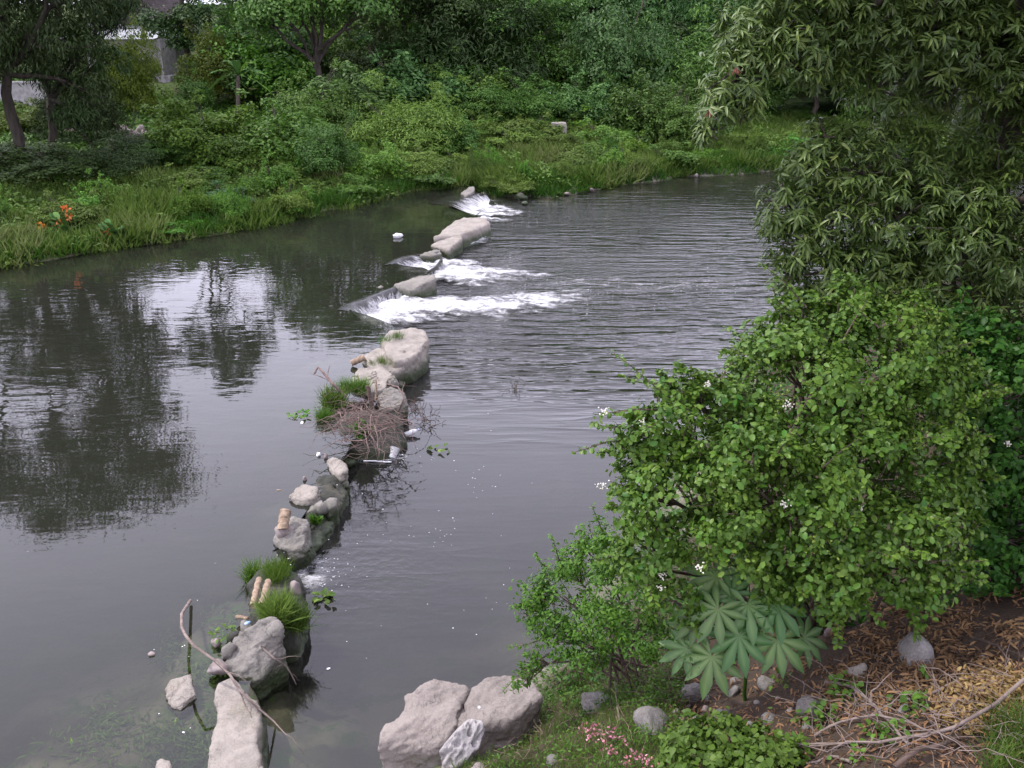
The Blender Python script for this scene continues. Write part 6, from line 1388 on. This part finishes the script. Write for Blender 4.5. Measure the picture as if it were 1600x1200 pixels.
# floating plants
def floater(label, px, py, z, wpx, n, mat, seed, s):
    g_ = np.random.default_rng(seed); c = PZ(px, py, z); w = wpx/PXM(c)/2; o = empty('water_plant', c, label, 'water plant')
    me = [mesh_np('leaf', LEAF['round'][0], LEAF['round'][1], True, {'rnd': np.full(len(LEAF['round'][0]), v)}) for v in (.3, .6, .9)]
    for m_e in me: m_e.materials.append(mat)
    for k in range(n):
        a = g_.uniform(0, 6.28); r = w*math.sqrt(g_.uniform()); l = link('leaf', me[k % 3], None, o)
        Rm = frames(np.array([[math.cos(a), math.sin(a), .5]]), unit(np.array([[g_.normal()*.4, g_.normal()*.4, 1]])))[0]; A = np.eye(4); A[:3, :3] = Rm*s*g_.uniform(.7, 1.3); A[:3, 3] = (r*math.cos(a), r*math.sin(a)*.9, .03+.05*g_.uniform()); l.matrix_basis = Matrix(A.tolist())
floater('floating water plant in the upper pool left of the brush pile', 468, 650, ZU, 28, 22, M['creeper'], 1, .11)
floater('floating water plant in the lower pool right of the grassy rock', 508, 938, ZL, 28, 22, M['weed'], 2, .10)
floater('leafy green patch at the water edge beside the tilted block', 352, 994, ZU+.08, 36, 40, M['vine'], 3, .06)
floater('small tangle of weed drifting on the lower pool', 688, 704, ZL, 30, 9, M['weed'], 4, .12)
for k, (lab, px, py, w, n) in enumerate((('dead twigs drifting in the middle of the lower pool', 803, 608, 30, 12), ('dead twigs drifting right of the brush pile', 668, 660, 46, 22), ('thin weed stems standing in the lower pool by the brush pile', 648, 640, 26, 26))):
    c = PZ(px, py, 0); ww = w/PXM(c)/2; mb = MB()
    for _ in range(n):
        p = c+np.array([g_.normal()*ww*.5, g_.normal()*ww*.9, .01]); mb.tube(bend(p, p+np.array([g_.normal()*ww*.5, g_.normal()*ww*.5, g_.uniform(.0, .22)]), 5, .2, int(g_.integers(1e6))), .006, 4)
    tag(mb.build('drift_twigs', M['twig_dark'], None, c), lab, None, None, 'stuff')
# rubbish
M['red'] = plain_mat('red_plastic', (.4, .05, .06), (.3, .04, .05), .4)
M['blue'] = plain_mat('blue_plastic', (.25, .38, .6), (.35, .45, .62), .4)
def lathe(name, prof, mat, parent=None, n=16):
    V, F = [], []
    for r, z in prof: V += [(r*math.cos(a), r*math.sin(a), z) for a in np.linspace(0, 2*np.pi, n, endpoint=False)]
    for i in range(len(prof)-1):
        for j in range(n): F.append((i*n+j, i*n+(j+1) % n, (i+1)*n+(j+1) % n, (i+1)*n+j))
    return link(name, mesh_np(name, V, F, True), mat, parent)
cup = tag(lathe('foam_cup', [(.001, 0), (.055, 0), (.058, .01), (.085, .2), (.092, .205), (.088, .21), (.078, .2), (.05, .02), (.001, .02)], M['white']), 'white foam cup tipped over at the foot of the brush pile', 'cup')
cup.location = tuple(PZ(612, 716, .02)); cup.rotation_euler = (rad(-35), rad(35), 0.3); cup.scale = (1.15, 1.15, 1.0)
bt = empty('plastic_bottle', PZ(632, 680, .05), 'white plastic bottle lying at the right of the brush pile', 'bottle'); bt.rotation_euler = (0, rad(80), .5)
lathe('body', [(.001, 0), (.05, 0), (.055, .02), (.055, .2), (.045, .25), (.02, .28), (.02, .31), (.001, .31)], M['white'], bt); lathe('cap', [(.024, .305), (.024, .335), (.001, .336)], M['blue'], bt)
wstick('plastic_strip', [(568, 720, .02), (612, 722, .02)], .016, .016, 'thin white plastic strip floating below the brush pile', 'white', 'litter', 21)
for k, (nm, lab, px, py, z, s_, mt) in enumerate((('ball', 'small white ball floating beside the pale rock', 498, 712, ZU, (.11, .11, .11), 'white'), ('plastic_bag', 'white bundle floating far out on the upper pool', 621, 371, ZU, (.42, .34, .22), 'white'), ('wrapper', 'pink and white wrapper floating left of the bent branch', 237, 1023, ZU, (.12, .10, .04), 'rubble'),
     ('wrapper', 'orange scrap floating near the flat pale rock', 436, 766, ZU, (.10, .05, .02), 'pale_wood'), ('wrapper', 'blue scrap on the head of the tilted block', 387, 974, .68, (.11, .07, .04), 'blue'), ('wrapper', 'white scrap on the second boulder', 749, 1106, .83, (.05, .035, .02), 'white'), ('wrapper', 'tiny white scrap above the green algae', 287, 1145, ZU, (.04, .03, .02), 'white'), ('wrapper', 'white scrap drifting midway on the lower pool', 513, 1045, ZL, (.06, .05, .02), 'white'), ('wrapper', 'white scrap beside the floating water plant of the upper pool', 472, 661, ZU, (.16, .08, .03), 'white'))):
    stone(nm, PZ(px, py, z), s_, M[mt], lab, None, 800+k, .25, nm.replace('_', ' '), None, k, .05 if nm == 'ball' else .2, 2)
# ripple sticks under water and algae beds
for k, (px, py, w, zz) in enumerate(((380, 1140, 36, ZU), (300, 1180, 46, ZU), (250, 1140, 50, ZU), (345, 975, 26, ZU), (270, 1010, 34, ZU), (160, 1120, 60, ZU), (310, 1050, 34, ZU), (520, 610, 50, ZU), (545, 570, 40, ZU))):
    pass
g_ = np.random.default_rng(99); T = []
for px, py, w, n in ((345, 1120, 16, 260), (310, 1160, 22, 300), (255, 1140, 24, 220), (350, 970, 18, 160), (262, 1010, 20, 140), (170, 1130, 34, 240), (315, 1050, 18, 200), (520, 600, 16, 300), (545, 560, 16, 240), (120, 1180, 40, 160)):
    for _ in range(int(n*1.7)):
        q = PZ(g_.normal(px, w), g_.normal(py, w*.8), ZU); T.append([q[0], q[1], g_.uniform(.20, .33)])
T = np.array(T); ok = T[:, 0] < weir_x(T[:, 1])+.1; T = T[ok]
M['algae'] = leaf_mat('algae', (0.06, 0.10, 0.03), (0.11, 0.17, 0.05), (0.17, 0.23, 0.08), .6, .2, hv=0)
tag(link('algae', leaves_mesh('algae', T, frames(g_.normal(size=T.shape)*[1, 1, .1], unit(np.c_[g_.normal(size=(len(T), 2))*.2, np.ones(len(T))])), g_.uniform(.05, .14, len(T)), 'slim', g_.uniform(0, 1, len(T))), M['algae']), 'strands of green algae under the upper pool', None, None, 'stuff')
